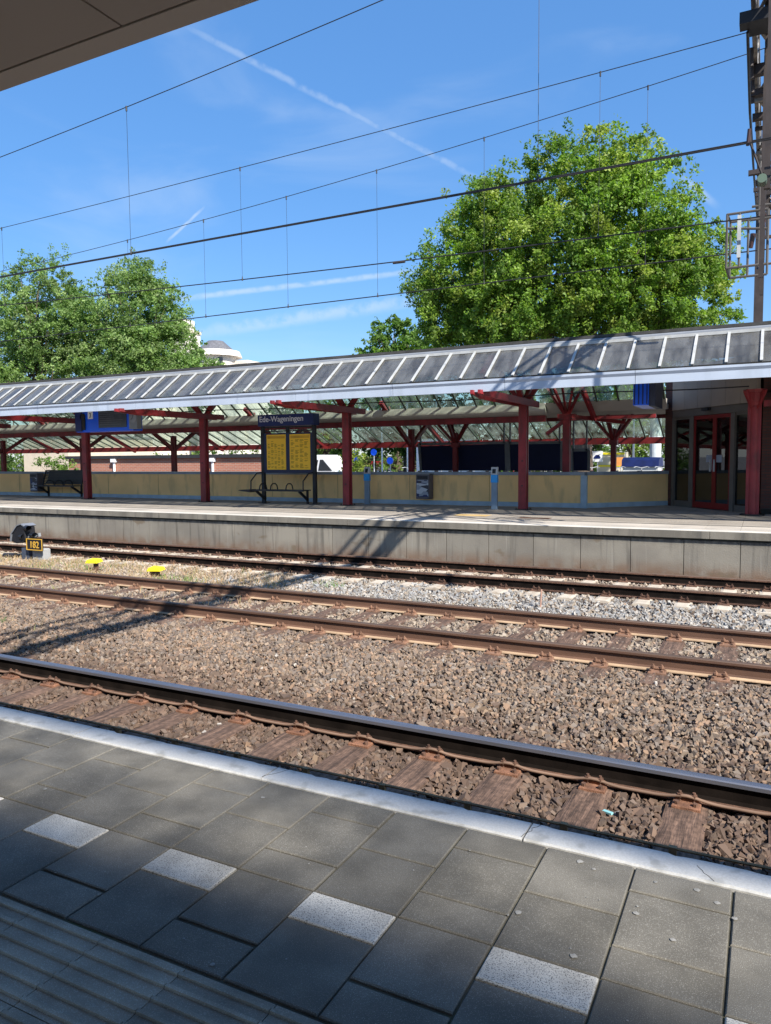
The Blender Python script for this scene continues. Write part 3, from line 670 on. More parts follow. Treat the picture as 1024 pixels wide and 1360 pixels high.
bars('rear_glazing_bar', (24.3, 2.63), (26.02, 1.965), mat('dark_green_bar2', (.09, .10, .08), .6), w_=.04, h_=.045)
g = MB(); g.box(CX0, -2.42, 26.0, 26.14, 1.76, 1.975); g.build('eave_beam', RED, can)
g = MB(); g.box(CX0, -2.42, 24.2, 24.3, 2.50, 2.615); g.build('purlin', RED, can)
g = MB(); g.tube([(x_, 18.42, 2.87 + .02 * math.sin(x_ * 1.1)) for x_ in np.arange(-46, 0, .6)], .014, 6); g.build('conduit', BLACKM, can)
FCOL = [-42.2, -37, -31.75, -26.5, -21.3, -15.99, -10.74, -5.55]
def column(x, y, h, wdt, name='column', plate=True):
    mb = MB(); t_ = wdt * .28
    mb.box(x - wdt / 2, x + wdt / 2, y - wdt / 2, y - wdt / 2 + t_, .02, h); mb.box(x - wdt / 2, x + wdt / 2, y + wdt / 2 - t_, y + wdt / 2, .02, h)
    mb.box(x - wdt * .36, x + wdt * .36, y - wdt / 2 + t_, y + wdt / 2 - t_, .02, h)
    o = mb.build(name, RED, can, bevel=.006)
    if plate:
        p = MB(); p.box(x - wdt * .85, x + wdt * .85, y - wdt * .75, y + wdt * .75, 0.004, .022)
        for a in (-1, 1):
            for b in (-1, 1): p.cyl((x + a * wdt * .7, y + b * wdt * .6, .022), (x + a * wdt * .7, y + b * wdt * .6, .05), .015, n=6)
        p.build('base_plate', BLACKM, o)
        for zb in (.62, 1.25): p = MB(); p.cyl((x, y - wdt / 2 - .012, zb), (x, y - wdt / 2, zb), .02, n=8); p.build('bolt', BLACKM, o)
    return o
for x in FCOL:
    column(x, 18.6, 2.78, .21)
    mb = MB()
    for s_ in (-1, 1):
        xc = x + s_ * .155
        mb.add([(xc - .03 - s_ * .07, 15.06, 2.70), (xc + .03 - s_ * .07, 15.06, 2.70), (xc + .03 - s_ * .07, 15.06, 2.78), (xc - .03 - s_ * .07, 15.06, 2.78), (xc - .03, 15.9, 2.64), (xc + .03, 15.9, 2.64), (xc + .03, 15.9, 2.80), (xc - .03, 15.9, 2.80), (xc - .03, 19.4, 2.64), (xc + .03, 19.4, 2.64), (xc + .03, 19.4, 2.80), (xc - .03, 19.4, 2.80)],
               [(0, 1, 2, 3), (0, 4, 5, 1), (1, 5, 6, 2), (2, 6, 7, 3), (3, 7, 4, 0), (4, 8, 9, 5), (5, 9, 10, 6), (6, 10, 11, 7), (7, 11, 8, 4), (8, 11, 10, 9)])
    b_ = mb.build('cantilever_beam', RED, can)
    for yb in (18.1, 18.35, 18.85, 19.1): bl = MB(); bl.cyl((x - .185, yb, 2.72), (x - .202, yb, 2.72), .022, n=6); bl.build('bolt', RED, b_)
    for (yy, zz, dx) in ((17.45, 3.67, -.0), (19.75, 3.67, .0)):
        mb = MB(); mb.beam((x, 18.6, 2.66), (x + dx, yy, zz), .12, .12); mb.build('strut', RED, can)
    for dx in (-.75, .75):
        mb = MB(); mb.beam((x, 18.6, 2.62), (x + dx, 18.6, 3.67), .10, .10); mb.build('strut', RED, can)
    mb = MB(); mb.beam((x, 15.5, 3.12), (x, 16.3, 3.66), .12, .12); mb.build('rafter', RED, can)
    if x > -6: continue
    # rear trestle
    column(x, 22.95, 2.32, .175, 'rear_column', False)
    for p, q in (((x, 22.9, 1.78), (x, 20.72, 3.08)), ((x, 23.0, 1.78), (x, 24.25, 2.52)), ((x, 24.25, 2.54), (x, 26.0, 1.76))):
        mb = MB(); mb.beam(p, q, .115, .125); mb.build('strut', RED, can)
    mb = MB(); mb.box(x - .085, x + .085, 20.95, 21.2, 2.84, 2.97); mb.build('knee_block', RED, can)
    mb = MB(); mb.box(x - .09, x + .09, 25.65, 26.0, 1.76, 1.86); mb.build('knee_block', RED, can)
for x, y in ((-9.52, 23.9), (-4.26, 23.9)):
    column(x, y, 2.2, .16, 'rear_column', False)
    for dx, dy in ((-.62, -.3), (.62, -.3), (-.3, .35), (.3, .35), (-.1, -.5)):
        mb = MB(); mb.beam((x, y, 1.80), (x + dx, y + dy, 2.6), .09, .09); mb.build('strut', RED, can)
    mb = MB(); mb.box(x - .12, x + .12, y - .12, y + .12, 1.70, 1.86); mb.build('knee_block', RED, can)
    mb = MB(); mb.box(x - .5, x + .5, y - .06, y + .06, 2.5, 2.6); mb.build('head_beam', RED, can)
x, y = -5.02, 21.0
column(x, y, 2.5, .2, 'rear_column', False)
for dx, dy in ((-.5, -.4), (-.28, -.5), (.0, -.6), (.28, -.5), (.5, -.35), (-.4, .1)):
    mb = MB(); mb.beam((x, y, 2.42), (x + dx, y + dy, 3.30 - max(0, dy) * 2), .06, .06); mb.build('strut', RED, can)
mb = MB(); mb.box(x - .24, x + .24, y - .13, y + .13, 2.40, 2.54); mb.build('head_block', RED, can)
mb = MB(); mb.beam((x + .15, 20.8, 2.46), (x + 1.4, 21.9, 2.30), .1, .1); mb.build('strut', RED, can)
mb = MB(); mb.beam((x + .75, 21.1, 2.36), (x + .45, 20.6, 3.3), .11, .11); mb.build('strut', RED, can)
mb = MB(); mb.beam((x - .6, 21.1, 2.0), (x, 21.0, 2.4), .09, .09); mb.build('strut', RED, can)
# round column in front of the building
x, y = -.28, 18.6
mb = MB(); mb.box(x - .14, x + .14, y - .05, y + .05, 0.02, 2.55); mb.cyl((x, y, .02), (x, y, 2.55), .09, n=20)
o = mb.build('column', RED, can, bevel=.004)
mb = MB()
for k, (za, zb, r_) in enumerate(((2.45, 2.55, .14), (2.55, 2.74, .17), (2.74, 2.80, .22))): mb.cyl((x, y, za), (x, y, zb), r_, r_ * 1.12, n=8)
for a in range(4): mb.beam((x, y, 2.3), (x + .27 * math.cos(a * math.pi / 2 + .8), y + .27 * math.sin(a * math.pi / 2 + .8), 2.78), .06, .09)
mb.build('capital', RED, o)
mb = MB(); mb.cyl((x, y, .004), (x, y, .03), .26, n=12); mb.build('base_plate', BLACKM, o)
mb = MB(); mb.box(-.1, 5, 18.58, 18.72, 2.42, 2.56); mb.build('cross_beam', RED, can)

# ------------------------------------------------------------ ochre parapet wall
wl = empty('parapet_wall', (-20, 19.75, 0), 'low ochre wall with blue grey coping behind the far platform', 'wall')
def wallrun(p, q, th=.16):
    p, q = Vector((*p, 0)), Vector((*q, 0)); d = (q - p).normalized(); n = Vector((d.y, -d.x, 0)); c = n * (-th / 2)
    for nm, mt, z0, z1, ex in (('wall_panel', WALLY, 0, .86, 0), ('skirting', SKIRT, .005, .13, .012), ('coping', SLATE, .862, .945, .035)):
        mb = MB(); mb.beam(p + c + Vector((0, 0, (z0 + z1) / 2)) , q + c + Vector((0, 0, (z0 + z1) / 2)), th + 2 * ex, z1 - z0); mb.build(nm, mt, wl)
wallrun((-50, 19.7), (-4.23, 19.7)); wallrun((-4.19, 19.74), (-2.36, 21.62))
mb = MB(); mb.box(-4.33, -4.17, 19.665, 19.80, 0, .859); mb.build('corner_post', SKIRT, wl)
rv = MB()
for k in range(-20, 0):
    x = -4.4 + k * 2.44; rv.box(x - .004, x + .004, 19.692, 19.699, .14, .86)
rv.build('panel_seam', mat('seam_ochre', (.33, .24, .12), .8), wl)

# ------------------------------------------------------------ station building at the right
bl = empty('station_building', (-2.3, 21.5, 0), 'dark brick station building with glazed front and red double door', 'building', rz=math.atan2(19.1 - 21.5, -.25 + 2.3))
FL = 3.156
def fb(name, x0, x1, y0, y1, z0, z1, mt, parent=bl, bevel=0):
    mb = MB(); mb.box(x0, x1, y0, y1, z0, z1); return mb.build(name, mt, parent, local=True, bevel=bevel)
for k in range(6):
    fb('fascia_panel', k * .53 + .004, (k + 1) * .53 - .004, -.02, .08, 2.56, 3.66, mat('taupe_panel', (.34, .285, .235), .7, var=.04))
fb('head_rail', .0, FL, .0, .1, 2.37, 2.555, FRAMEG)
for a, b in ((.0, .10), (.74, .90), (2.315, 2.45), (3.06, FL)): fb('mullion', a, b, -.01, .1, 0.0, 2.365, FRAMEG)
for a, b in ((.10, .74), (2.45, 3.06)):
    f_ = fb('side_light', a, b, .02, .09, .0, .16, FRAMEG); fb('glass', a, b, .05, .056, .161, 2.30, DOORGLASS, f_); fb('top_frame', a, b, .02, .09, 2.30, 2.368, FRAMEG, f_)
for n_, (a, b) in enumerate(((.90, 1.70), (1.705, 2.315))):
    mb = MB(); s_ = .062
    mb.box(a, a + s_, .01, .07, .02, 2.36); mb.box(b - s_, b, .01, .07, .02, 2.36); mb.box(a + s_, b - s_, .01, .07, .02, .17); mb.box(a + s_, b - s_, .01, .07, 2.27, 2.36)
    d_ = mb.build('door', REDB, bl, local=True); fb('glass', a + s_, b - s_, .035, .041, .17, 2.27, DOORGLASS, d_)
    fb('handle', (b - .10) if n_ == 0 else a + .04, (b - .07) if n_ == 0 else a + .07, -.04, -.01, .95, 1.25, GREYL, d_)
    fb('notice', (b - .30) if n_ == 0 else a + .07, (b - .08) if n_ == 0 else a + .27, .026, .033, 1.18, 1.36, mat('pale_notice', (.30, .33, .40), .6), d_)
fb('ceiling_lamp', 1.35, 1.6, -.12, -.03, 2.47, 2.53, BLACKM)
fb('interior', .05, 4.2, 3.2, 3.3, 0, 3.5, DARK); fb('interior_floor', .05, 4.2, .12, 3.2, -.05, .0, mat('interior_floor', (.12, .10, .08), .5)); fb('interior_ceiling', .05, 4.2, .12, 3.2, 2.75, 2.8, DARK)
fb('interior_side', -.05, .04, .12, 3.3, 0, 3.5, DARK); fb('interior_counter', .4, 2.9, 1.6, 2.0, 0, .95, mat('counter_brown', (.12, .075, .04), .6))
fb('brick_pier', -.30, -.005, -.02, .3, 0, 3.66, BRICKD)
fb('roof', -.3, 4.2, .1, 3.5, 3.45, 3.6, BITUMEN)
# brick wing to the right
bw = empty('brick_wing', (2, 19.2, 0), 'dark brick wall behind the round red column at the right edge', 'wall')
mb = MB(); mb.box(-.12, 8, 19.1, 19.4, 0, 3.66); mb.build('wall', BRICKD, bw)
mb = MB(); mb.box(-.10, 8, 19.06, 19.096, 0, .12); mb.build('plinth', SEAM, bw)

# ------------------------------------------------------------ timetable board with bench
tb = empty('timetable_board', (-12.9, 18.75, 0), 'navy framed timetable board with two yellow sheets under the blue Ede-Wageningen sign', 'timetable board')
for x in (-13.80, -11.94):
    mb = MB(); mb.box(x - .05, x + .05, 18.70, 18.80, .01, 2.36); p = mb.build('post', BLACKM, tb)
    mb = MB(); mb.box(x - .14, x + .14, 18.62, 18.88, .003, .02); mb.build('foot', BLACKM, p)
mb = MB(); mb.box(-13.75, -11.99, 18.71, 18.79, .93, 2.13); mb.build('panel', NAVY, tb)
mb = MB(); mb.box(-13.75, -11.99, 18.72, 18.78, 2.18, 2.21); mb.build('rail', BLACKM, tb)
mb = MB(); mb.box(-13.75, -11.99, 18.715, 18.785, 2.29, 2.335); mb.box(-12.93, -12.83, 18.72, 18.78, 2.13, 2.29); mb.build('rail', BLACKM, tb)
ttm = bpy.data.materials.new('timetable_sheet'); ttm.use_nodes = True; t = ttm.node_tree; b = t.nodes['Principled BSDF']; b.inputs['Roughness'].default_value = .5
geo = t.nodes.new('ShaderNodeNewGeometry'); sp = t.nodes.new('ShaderNodeSeparateXYZ'); cb = t.nodes.new('ShaderNodeCombineXYZ'); t.links.new(geo.outputs['Position'], sp.inputs[0]); t.links.new(sp.outputs[0], cb.inputs[0]); t.links.new(sp.outputs[2], cb.inputs[1])
br = t.nodes.new('ShaderNodeTexBrick'); br.inputs['Scale'].default_value = 1; br.offset = .0; br.inputs['Brick Width'].default_value = .055; br.inputs['Row Height'].default_value = .017; br.inputs['Mortar Size'].default_value = .004
br.inputs['Color1'].default_value = (.92, .52, .015, 1); br.inputs['Color2'].default_value = (.90, .49, .02, 1); br.inputs['Mortar'].default_value = (.95, .58, .02, 1)
t.links.new(cb.outputs[0], br.inputs['Vector']); t.links.new(br.outputs[0], b.inputs['Base Color'])
for a, b_ in ((-13.63, -12.93), (-12.79, -12.06)):
    mb = MB(); mb.box(a, b_, 18.702, 18.709, 1.03, 2.09); p = mb.build('timetable_sheet', ttm, tb)
    mb = MB(); rg = random.Random(int(abs(a) * 10)); ncol = 5 if a < -13 else 4; cw_ = (b_ - a - .08) / ncol
    for c_ in range(ncol):
        z = 1.93 - (rg.uniform(0, .2) if a < -13 else 0)
        while z > 1.07:
            if rg.random() > .3: mb.box(a + .04 + c_ * cw_, a + .04 + c_ * cw_ + cw_ * rg.uniform(.45, .85), 18.699, 18.7015, z - .013, z)
            z -= .024 if rg.random() > .1 else .06
    mb.build('print', mat('timetable_print', (.36, .20, .01), .6), p)
    mb = MB(); mb.box(a + .03, b_ - .03, 18.699, 18.7015, 1.97, 2.05); mb.build('sheet_heading', mat('ochre_heading', (.62, .33, .02), .5), p)
mb = MB(); mb.box(-13.86, -11.86, 18.58, 18.92, 2.345, 2.69); hd = mb.build('station_sign', NAVYS, tb, bevel=.01)
text('Ede-Wageningen', .235, mat('sign_white', (.62, .64, .72), .5), hd, (-13.80, 18.577, 2.475), (R(90), 0, 0), .002)
# bench attached below
bn = empty('bench', (-12.9, 18.5, 0), 'black mesh bench with arm loops under the timetable board', 'bench')
def bench(root, xa, xb, ya, leg=True, back=True, arms=(), wide=0):
    mb = MB()
    for k in range(5): mb.box(xa, xb, ya + k * .085, ya + k * .085 + .055, .415, .44)
    mb.box(xa, xb, ya - .02, ya, .40, .45); mb.build('seat', BLACKM, root)
    if back:
        mb = MB(); z0, z1 = .50, .97
        y0, y1 = ya + .40, ya + .52
        for k in range(9):
            z = z0 + (z1 - z0) * k / 8; y = y0 + (y1 - y0) * k / 8; mb.beam((xa + .04, y, z), (xb - .04, y, z), .012, .034)
        for s_ in (xa + .03, xb - .03): mb.beam((s_, y0 - .05, .42), (s_, y1, z1 + .02), .04, .04)
        mb.beam((xa + .02, y1, z1 + .02), (xb - .02, y1, z1 + .02), .04, .04); mb.build('backrest', BLACKM, root)
    for a in arms:
        mb = MB(); mb.tube([(a, ya + .40, .44), (a, ya + .36, .56), (a, ya + .28, .62), (a, ya + .14, .62), (a, ya + .06, .56), (a, ya + .02, .43)], .018, 6); mb.build('arm_loop', BLACKM, root)
    for s_ in (xa + .18, xb - .18):
        mb = MB(); mb.beam((s_, ya + .04, .40), (s_, ya + .5, .12), .05, .07); mb.beam((s_, ya + .48, .01), (s_, ya + .48, .42), .05, .06); mb.build('leg', BLACKM, root)
bench(bn, -13.86, -11.96, 18.16, back=False, arms=(-13.55, -13.15, -12.6))
mb = MB(); mb.add([(-14.32, 18.16, .40), (-13.86, 18.10, .36), (-13.86, 18.42, .36), (-14.32, 18.30, .40), (-14.32, 18.16, .425), (-13.86, 18.10, .45), (-13.86, 18.42, .45), (-14.32, 18.30, .425)], [(0, 3, 2, 1), (4, 5, 6, 7), (0, 1, 5, 4), (1, 2, 6, 5), (2, 3, 7, 6), (3, 0, 4, 7)]); mb.build('end_shelf', BLACKM, bn)
mb = MB()
for s_ in (-13.88, -12.0): mb.tube([(s_, 18.2, .44), (s_ - .03, 18.25, .7), (s_, 18.5, .92), (s_ + .04, 18.68, .94)], .02, 6)
mb.build('side_hoop', BLACKM, bn)
b2 = empty('bench', (-23.6, 19.3, 0), 'black slatted bench with dark back against the ochre wall beside the bin at left', 'bench')
bench(b2, -24.7, -22.55, 19.08, arms=(-24.1, -23.6, -23.1))
mb = MB(); mb.add([(-24.55, 19.50, .50), (-22.70, 19.50, .50), (-22.62, 19.60, .96), (-24.47, 19.60, .96), (-24.55, 19.515, .50), (-22.70, 19.515, .50), (-22.62, 19.615, .96), (-24.47, 19.615, .96)], [(0, 1, 2, 3), (4, 7, 6, 5), (0, 4, 5, 1), (1, 5, 6, 2), (2, 6, 7, 3), (3, 7, 4, 0)]); mb.build('back_mesh', mat('dark_mesh', (.045, .045, .035), .7), b2)

# ------------------------------------------------------------ bins, check-in poles
def stickers(seed):
    mt = bpy.data.materials.new('sticker_panel'); mt.use_nodes = True; t = mt.node_tree; b = t.nodes['Principled BSDF']
    geo = t.nodes.new('ShaderNodeNewGeometry'); mp_ = t.nodes.new('ShaderNodeMapping'); mp_.inputs['Scale'].default_value = (5, 1, 13); mp_.inputs['Location'].default_value = (seed, 0, seed * 3); mp_.inputs['Rotation'].default_value = (0, .5, 0)
    t.links.new(geo.outputs['Position'], mp_.inputs['Vector']); vo = t.nodes.new('ShaderNodeTexVoronoi'); vo.inputs['Scale'].default_value = 1; t.links.new(mp_.outputs[0], vo.inputs['Vector'])
    rp = t.nodes.new('ShaderNodeValToRGB'); rp.color_ramp.interpolation = 'CONSTANT'
    sx = t.nodes.new('ShaderNodeSeparateColor'); t.links.new(vo.outputs['Color'], sx.inputs[0]); t.links.new(sx.outputs[0], rp.inputs[0])
    els = rp.color_ramp.elements; els[0].color = (.02, .03, .10, 1); els[1].position = .35; els[1].color = (.25, .28, .33, 1)
    e = els.new(.6); e.color = (.03, .03, .04, 1); e = els.new(.82); e.color = (.45, .48, .52, 1)
    t.links.new(rp.outputs[0], b.inputs['Base Color']); return mt
def bin_(x, y, label, seed, sx=.42):
    o = empty('litter_bin', (x, y, .16), label, 'litter bin')
    mb = MB(); mb.box(x - sx / 2, x + sx / 2, y - .30, y, .18, .88); mb.build('body', mat('bin_metal', (.10, .09, .10), .5, var=.2), o, bevel=.02)
    mb = MB(); mb.box(x - sx / 2 + .03, x + sx / 2 - .03, y - .312, y - .303, .24, .72); mb.build('front_panel', stickers(seed), o)
    mb = MB(); mb.box(x - sx / 2 + .05, x + sx / 2 - .05, y - .315, y - .303, .75, .84); mb.build('opening', BLACKM, o)
    mb = MB(); mb.box(x - sx / 2 - .01, x + sx / 2 + .01, y - .32, y, .881, .905); mb.build('lid', GREYM, o)
bin_(-8.72, 19.66, 'grey wall bin covered in stickers, right of the first check-in pole', 1.3)
bin_(-25.1, 19.66, 'dark wall bin with striped stickers beside the left bench', 4.7)
def pole(x, y, label):
    o = empty('check_in_pole', (x, y, 0), label, 'check-in pole', 'slim grey check-in poles on the far platform')
    mb = MB(); mb.box(x - .075, x + .075, y - .05, y + .05, .01, .70); mb.build('post', mat('blue_grey_post', (.20, .27, .34), .5), o, bevel=.008)
    mb = MB(); mb.box(x - .085, x + .085, y - .062, y + .06, .70, .90); mb.build('blue_band', SKYB, o, bevel=.006)
    mb = MB(); mb.add([(x - .085, y - .06, .902), (x + .085, y - .06, .902), (x + .085, y + .06, .902), (x - .085, y + .06, .902), (x - .085, y - .02, 1.10), (x + .085, y - .02, 1.10), (x + .085, y + .06, 1.10), (x - .085, y + .06, 1.10)], [(0, 3, 2, 1), (4, 5, 6, 7), (0, 1, 5, 4), (1, 2, 6, 5), (2, 3, 7, 6), (3, 0, 4, 7)]); h = mb.build('reader_head', GREYL, o, bevel=.006)
    mb = MB(); mb.add([(x - .045, y - .0595, .935), (x + .045, y - .0595, .935), (x + .045, y - .036, 1.05), (x - .045, y - .036, 1.05)], [(0, 1, 2, 3)]); mb.build('screen', BLACKM, h)
    mb = MB(); mb.box(x - .11, x + .11, y - .09, y + .09, .002, .012); mb.build('foot_plate', GREYM, o)
pole(-10.42, 19.2, 'slim grey check-in pole with blue band between the timetable board and the sticker bin')
pole(-6.25, 18.4, 'slim grey check-in pole with blue band just left of the bolted red column')

# ------------------------------------------------------------ hanging displays
hdp = empty('train_display', (-19.2, 17.5, 2.2), 'blue hanging departure display with dark screen under the canopy at left', 'display')
mb = MB(); mb.box(-20.3, -17.75, 17.35, 17.75, 2.28, 2.98); mb.build('housing', BLUE, hdp, bevel=.02)
mb = MB(); mb.box(-19.25, -18.02, 17.335, 17.349, 2.40, 2.98); s_ = mb.build('screen', mat('lcd_grey', (.055, .06, .07), .25), hdp)
mb = MB(); rg = random.Random(2)
for k in range(7):
    z = 2.90 - k * .065; mb.box(-19.2, -19.2 + rg.uniform(.6, 1.1), 17.331, 17.334, z - .012, z); 
mb.build('text_lines', mat('lcd_text', (.11, .12, .13), .4), s_)
mb = MB(); mb.box(-19.72, -19.5, 17.33, 17.349, 2.70, 2.96); pnl = mb.build('number_plate', WHITE, hdp)
text('3', .2, BLACKM, pnl, (-19.61, 17.328, 2.75), (R(90), 0, 0), .001, 'platform_number', 'CENTER')
mb = MB(); mb.box(-20.28, -20.0, 17.30, 17.349, 2.30, 2.98); mb.build('end_cheek', NAVYS, hdp)
mb = MB(); mb.cyl((-19.95, 17.30, 2.78), (-19.95, 17.34, 2.78), .11, n=16); mb.box(-20.05, -19.85, 17.31, 17.34, 2.35, 2.7); mb.build('loudspeaker', BLACKM, hdp)
for x in (-20.1, -17.95):
    mb = MB(); mb.cyl((x, 17.55, 2.98), (x, 17.55, 3.68), .025, n=8); mb.build('hanger', GREYM, hdp)
ck = empty('station_clock', (-17.7, 17.2, 2.2), 'small grey panel clock at the right end of the departure display', 'clock')
mb = MB(); mb.box(-17.62, -17.28, 17.05, 17.25, 2.32, 2.90); mb.build('case', mat('clock_grey', (.20, .21, .22), .5), ck, bevel=.01)
mb = MB(); mb.cyl((-17.45, 17.048, 2.66), (-17.45, 17.038, 2.66), .15, n=24); fc = mb.build('dial', mat('clock_dial', (.27, .28, .30), .5), ck)
mb = MB(); mb.beam((-17.45, 17.034, 2.66), (-17.42, 17.034, 2.78), .012, .004); mb.beam((-17.45, 17.032, 2.66), (-17.52, 17.032, 2.60), .014, .004); mb.build('hands', BLACKM, fc)
mb = MB(); mb.cyl((-17.45, 17.15, 2.90), (-17.45, 17.15, 3.68), .025, n=8); mb.build('hanger', GREYM, ck)
bs = empty('train_display', (-2.4, 17.5, 2.4), 'ribbed blue display box seen end on, hanging in front of the station building', 'display')
mb = MB(); mb.box(-2.62, -2.30, 16.9, 18.3, 2.44, 3.2); mb.build('housing', BLUE, bs, bevel=.015)
mb = MB()
for k in range(4): mb.box(-2.60 + k * .085, -2.575 + k * .085, 16.885, 16.899, 2.46, 3.2)
mb.build('ribs', NAVYS, bs)
mb = MB(); mb.box(-2.295, -2.17, 16.95, 18.2, 2.42, 3.2); mb.build('end_case', mat('dark_case', (.03, .035, .06), .5), bs)
mb = MB(); mb.cyl((-2.45, 17.6, 3.2), (-2.45, 17.6, 3.68), .03, n=8); mb.build('hanger', GREYM, bs)

# ------------------------------------------------------------ dark blue boards behind the wall
for n_, (xa, xb, za, zb, lab) in enumerate(((-11.01, -7.89, .898, 1.80, 'widest dark blue board in a grey frame hanging behind the ochre wall'), (-7.73, -6.02, .898, 1.78, 'dark blue board behind the bolted red column, middle of the three'), (-5.62, -5.15, .898, 1.52, 'smallest dark blue board, right of the other two'))):
    o = empty('hanging_board', ((xa + xb) / 2, 24.4, za), lab, 'board', 'dark blue boards behind the parapet wall')
    sk_ = -.12 if n_ == 0 else 0
    mb = MB(); mb.add([(xa, 24.4, za), (xb, 24.4, za), (xb + .05, 24.2, zb), (xa + .02, 24.2, zb + sk_ * .3), (xa, 24.44, za), (xb, 24.44, za), (xb + .05, 24.24, zb), (xa + .02, 24.24, zb + sk_ * .3)], [(0, 1, 2, 3), (4, 7, 6, 5), (0, 4, 5, 1), (1, 5, 6, 2), (2, 6, 7, 3), (3, 7, 4, 0)]); mb.build('panel', mat('board_navy', (.008, .013, .06), .45, var=.05), o)
    mb = MB(); mb.beam((xa - .03, 24.40, za), (xa, 24.17, zb + .02), .09, .06); mb.beam((xb + .03, 24.40, za), (xb + .08, 24.17, zb + .02), .09, .06); mb.beam((xa - .05, 24.19, zb + .04), (xb + .1, 24.19, zb + .04), .05, .09); mb.build('frame', mat('board_frame', (.22, .23, .25), .5), o)
    for xx in (xa + .05, xb): mb = MB(); mb.beam((xx, 24.19, zb), (xx, 24.19, 2.49), .05, .05); mb.build('hanger', mat('board_frame', (.22, .23, .25)), o)

# ------------------------------------------------------------ trackside things
sg = empty('dwarf_signal', (-14.9, 11.17, -.9), 'low black shunting signal with hooded lamps and plate 182 between the tracks', 'signal')
mb = MB(); mb.cbox(-14.74, -14.40, 11.1, 11.3, -.95, -.62, .02); mb.build('concrete_base', mat('signal_concrete', (.33, .33, .32), .9, var=.15, fine=.15), sg)
mb = MB(); mb.cyl((-14.95, 11.2, -.9), (-14.95, 11.2, -.40), .06, n=12); mb.box(-15.08, -14.84, 11.08, 11.3, -.9, -.62); mb.build('stem', mat('signal_blue_grey', (.06, .075, .11), .5), sg)
mb = MB(); hp = [(-15.34, -.46), (-15.30, -.30), (-15.10, -.12), (-14.98, -.09), (-14.88, -.14), (-14.86, -.40), (-14.95, -.50), (-15.2, -.52)]
mb.prismy(hp, 11.02, 11.30); hd_ = mb.build('head', BLACKM, sg, bevel=.02)
mb = MB(); mb.prismy([(-15.37, -.48), (-15.33, -.30), (-15.12, -.095), (-14.98, -.06), (-14.86, -.11), (-14.88, -.125), (-14.98, -.082), (-15.11, -.115), (-15.31, -.31), (-15.35, -.48)], 11.0, 11.32); mb.build('rim', mat('rim_grey', (.17, .18, .20), .4), hd_)
for (x, z) in ((-14.80, -.16), (-14.60, -.31), (-14.98, -.36)):
    mb = MB(); mb.cyl((x - .12, 11.08, z), (x + .07, 11.02, z), .065, n=14, caps=False); mb.cyl((x - .12, 11.08, z), (x - .115, 11.08, z), .065, n=14); mb.build('lamp_hood', BLACKM, sg)
mb = MB(); mb.beam((-14.9, 11.12, -.36), (-14.5, 11.12, -.30), .06, .08); mb.build('bracket', GREYM, sg)
mb = MB(); mb.box(-14.80, -14.28, 11.0, 11.03, -.640, -.385); pl = mb.build('number_plate', BLACKM, sg, bevel=.006)
mb = MB()
for a in ((-14.80, -14.28, -.400, -.382), (-14.80, -14.28, -.643, -.625), (-14.80, -14.782, -.625, -.400), (-14.298, -14.28, -.625, -.400)): mb.box(a[0], a[1], 10.99, 10.999, a[2], a[3])
mb.build('plate_border', AMBER, pl)
text('182', .21, AMBER, pl, (-14.54, 10.995, -.587), (R(90), 0, 0), .003, 'number', 'CENTER')
cbx = MB(); cbx.cyl((-15.85, 11.2, -.86), (-15.45, 11.2, -.84), .07, n=12); cbx.tube([(-15.5, 11.2, -.84), (-15.3, 11.2, -.80), (-15.08, 11.2, -.85)], .025, 8)
cbx.build('cable_joint', BLACKM, sg); sg.location.y += .17
for n_, (x, lab) in enumerate(((-12.02, 'yellow topped block on a small stand in dry grass, nearer the signal'), (-10.36, 'yellow block leaning low in the dry grass, right one of the pair'))):
    o = empty('track_marker', (x, 10.55, -.9), lab, 'marker', 'yellow markers between the tracks')
    mb = MB(); dz = -.06 * n_
    mb.add([(x - .17, 10.5, -.72 + dz), (x + .17, 10.5, -.70 + dz), (x + .16, 10.68, -.68 + dz), (x - .15, 10.68, -.68 + dz), (x - .14, 10.52, -.65 + dz), (x + .15, 10.52, -.63 + dz), (x + .13, 10.66, -.62 + dz), (x - .12, 10.66, -.62 + dz)], [(0, 3, 2, 1), (4, 5, 6, 7), (0, 1, 5, 4), (1, 2, 6, 5), (2, 3, 7, 6), (3, 0, 4, 7)]); mb.build('cap', YELLOW, o, bevel=.008)
    mb = MB(); mb.box(x + .02, x + .09, 10.55, 10.62, -.95, -.72 + dz) if n_ == 0 else mb.box(x - .12, x + .05, 10.55, 10.64, -.95, -.78); mb.build('stand', RUSTDARK, o)
st = MB(); st.cyl((-2.93, 10.7, -.95), (-2.91, 10.7, -.60), .016, .013, n=7); tag(st.build('marker_stake', mat('pinkish_stake', (.45, .27, .20), .8)), 'thin pinkish stake standing in the pale grey stones', 'stake')
lt = MB(); lt.add([(-.86, 4.60, -.862), (-.80, 4.57, -.858), (-.79, 4.59, -.856), (-.85, 4.62, -.86), (-.86, 4.60, -.852), (-.80, 4.57, -.846), (-.79, 4.59, -.844), (-.85, 4.62, -.85)], [(0, 3, 2, 1), (4, 5, 6, 7), (0, 1, 5, 4), (1, 2, 6, 5), (2, 3, 7, 6), (3, 0, 4, 7)])
tag(lt.build('litter_scrap', mat('cyan_scrap', (.25, .5, .5), .5)), 'small pale cyan scrap lying on the stones by the near rail', 'litter')

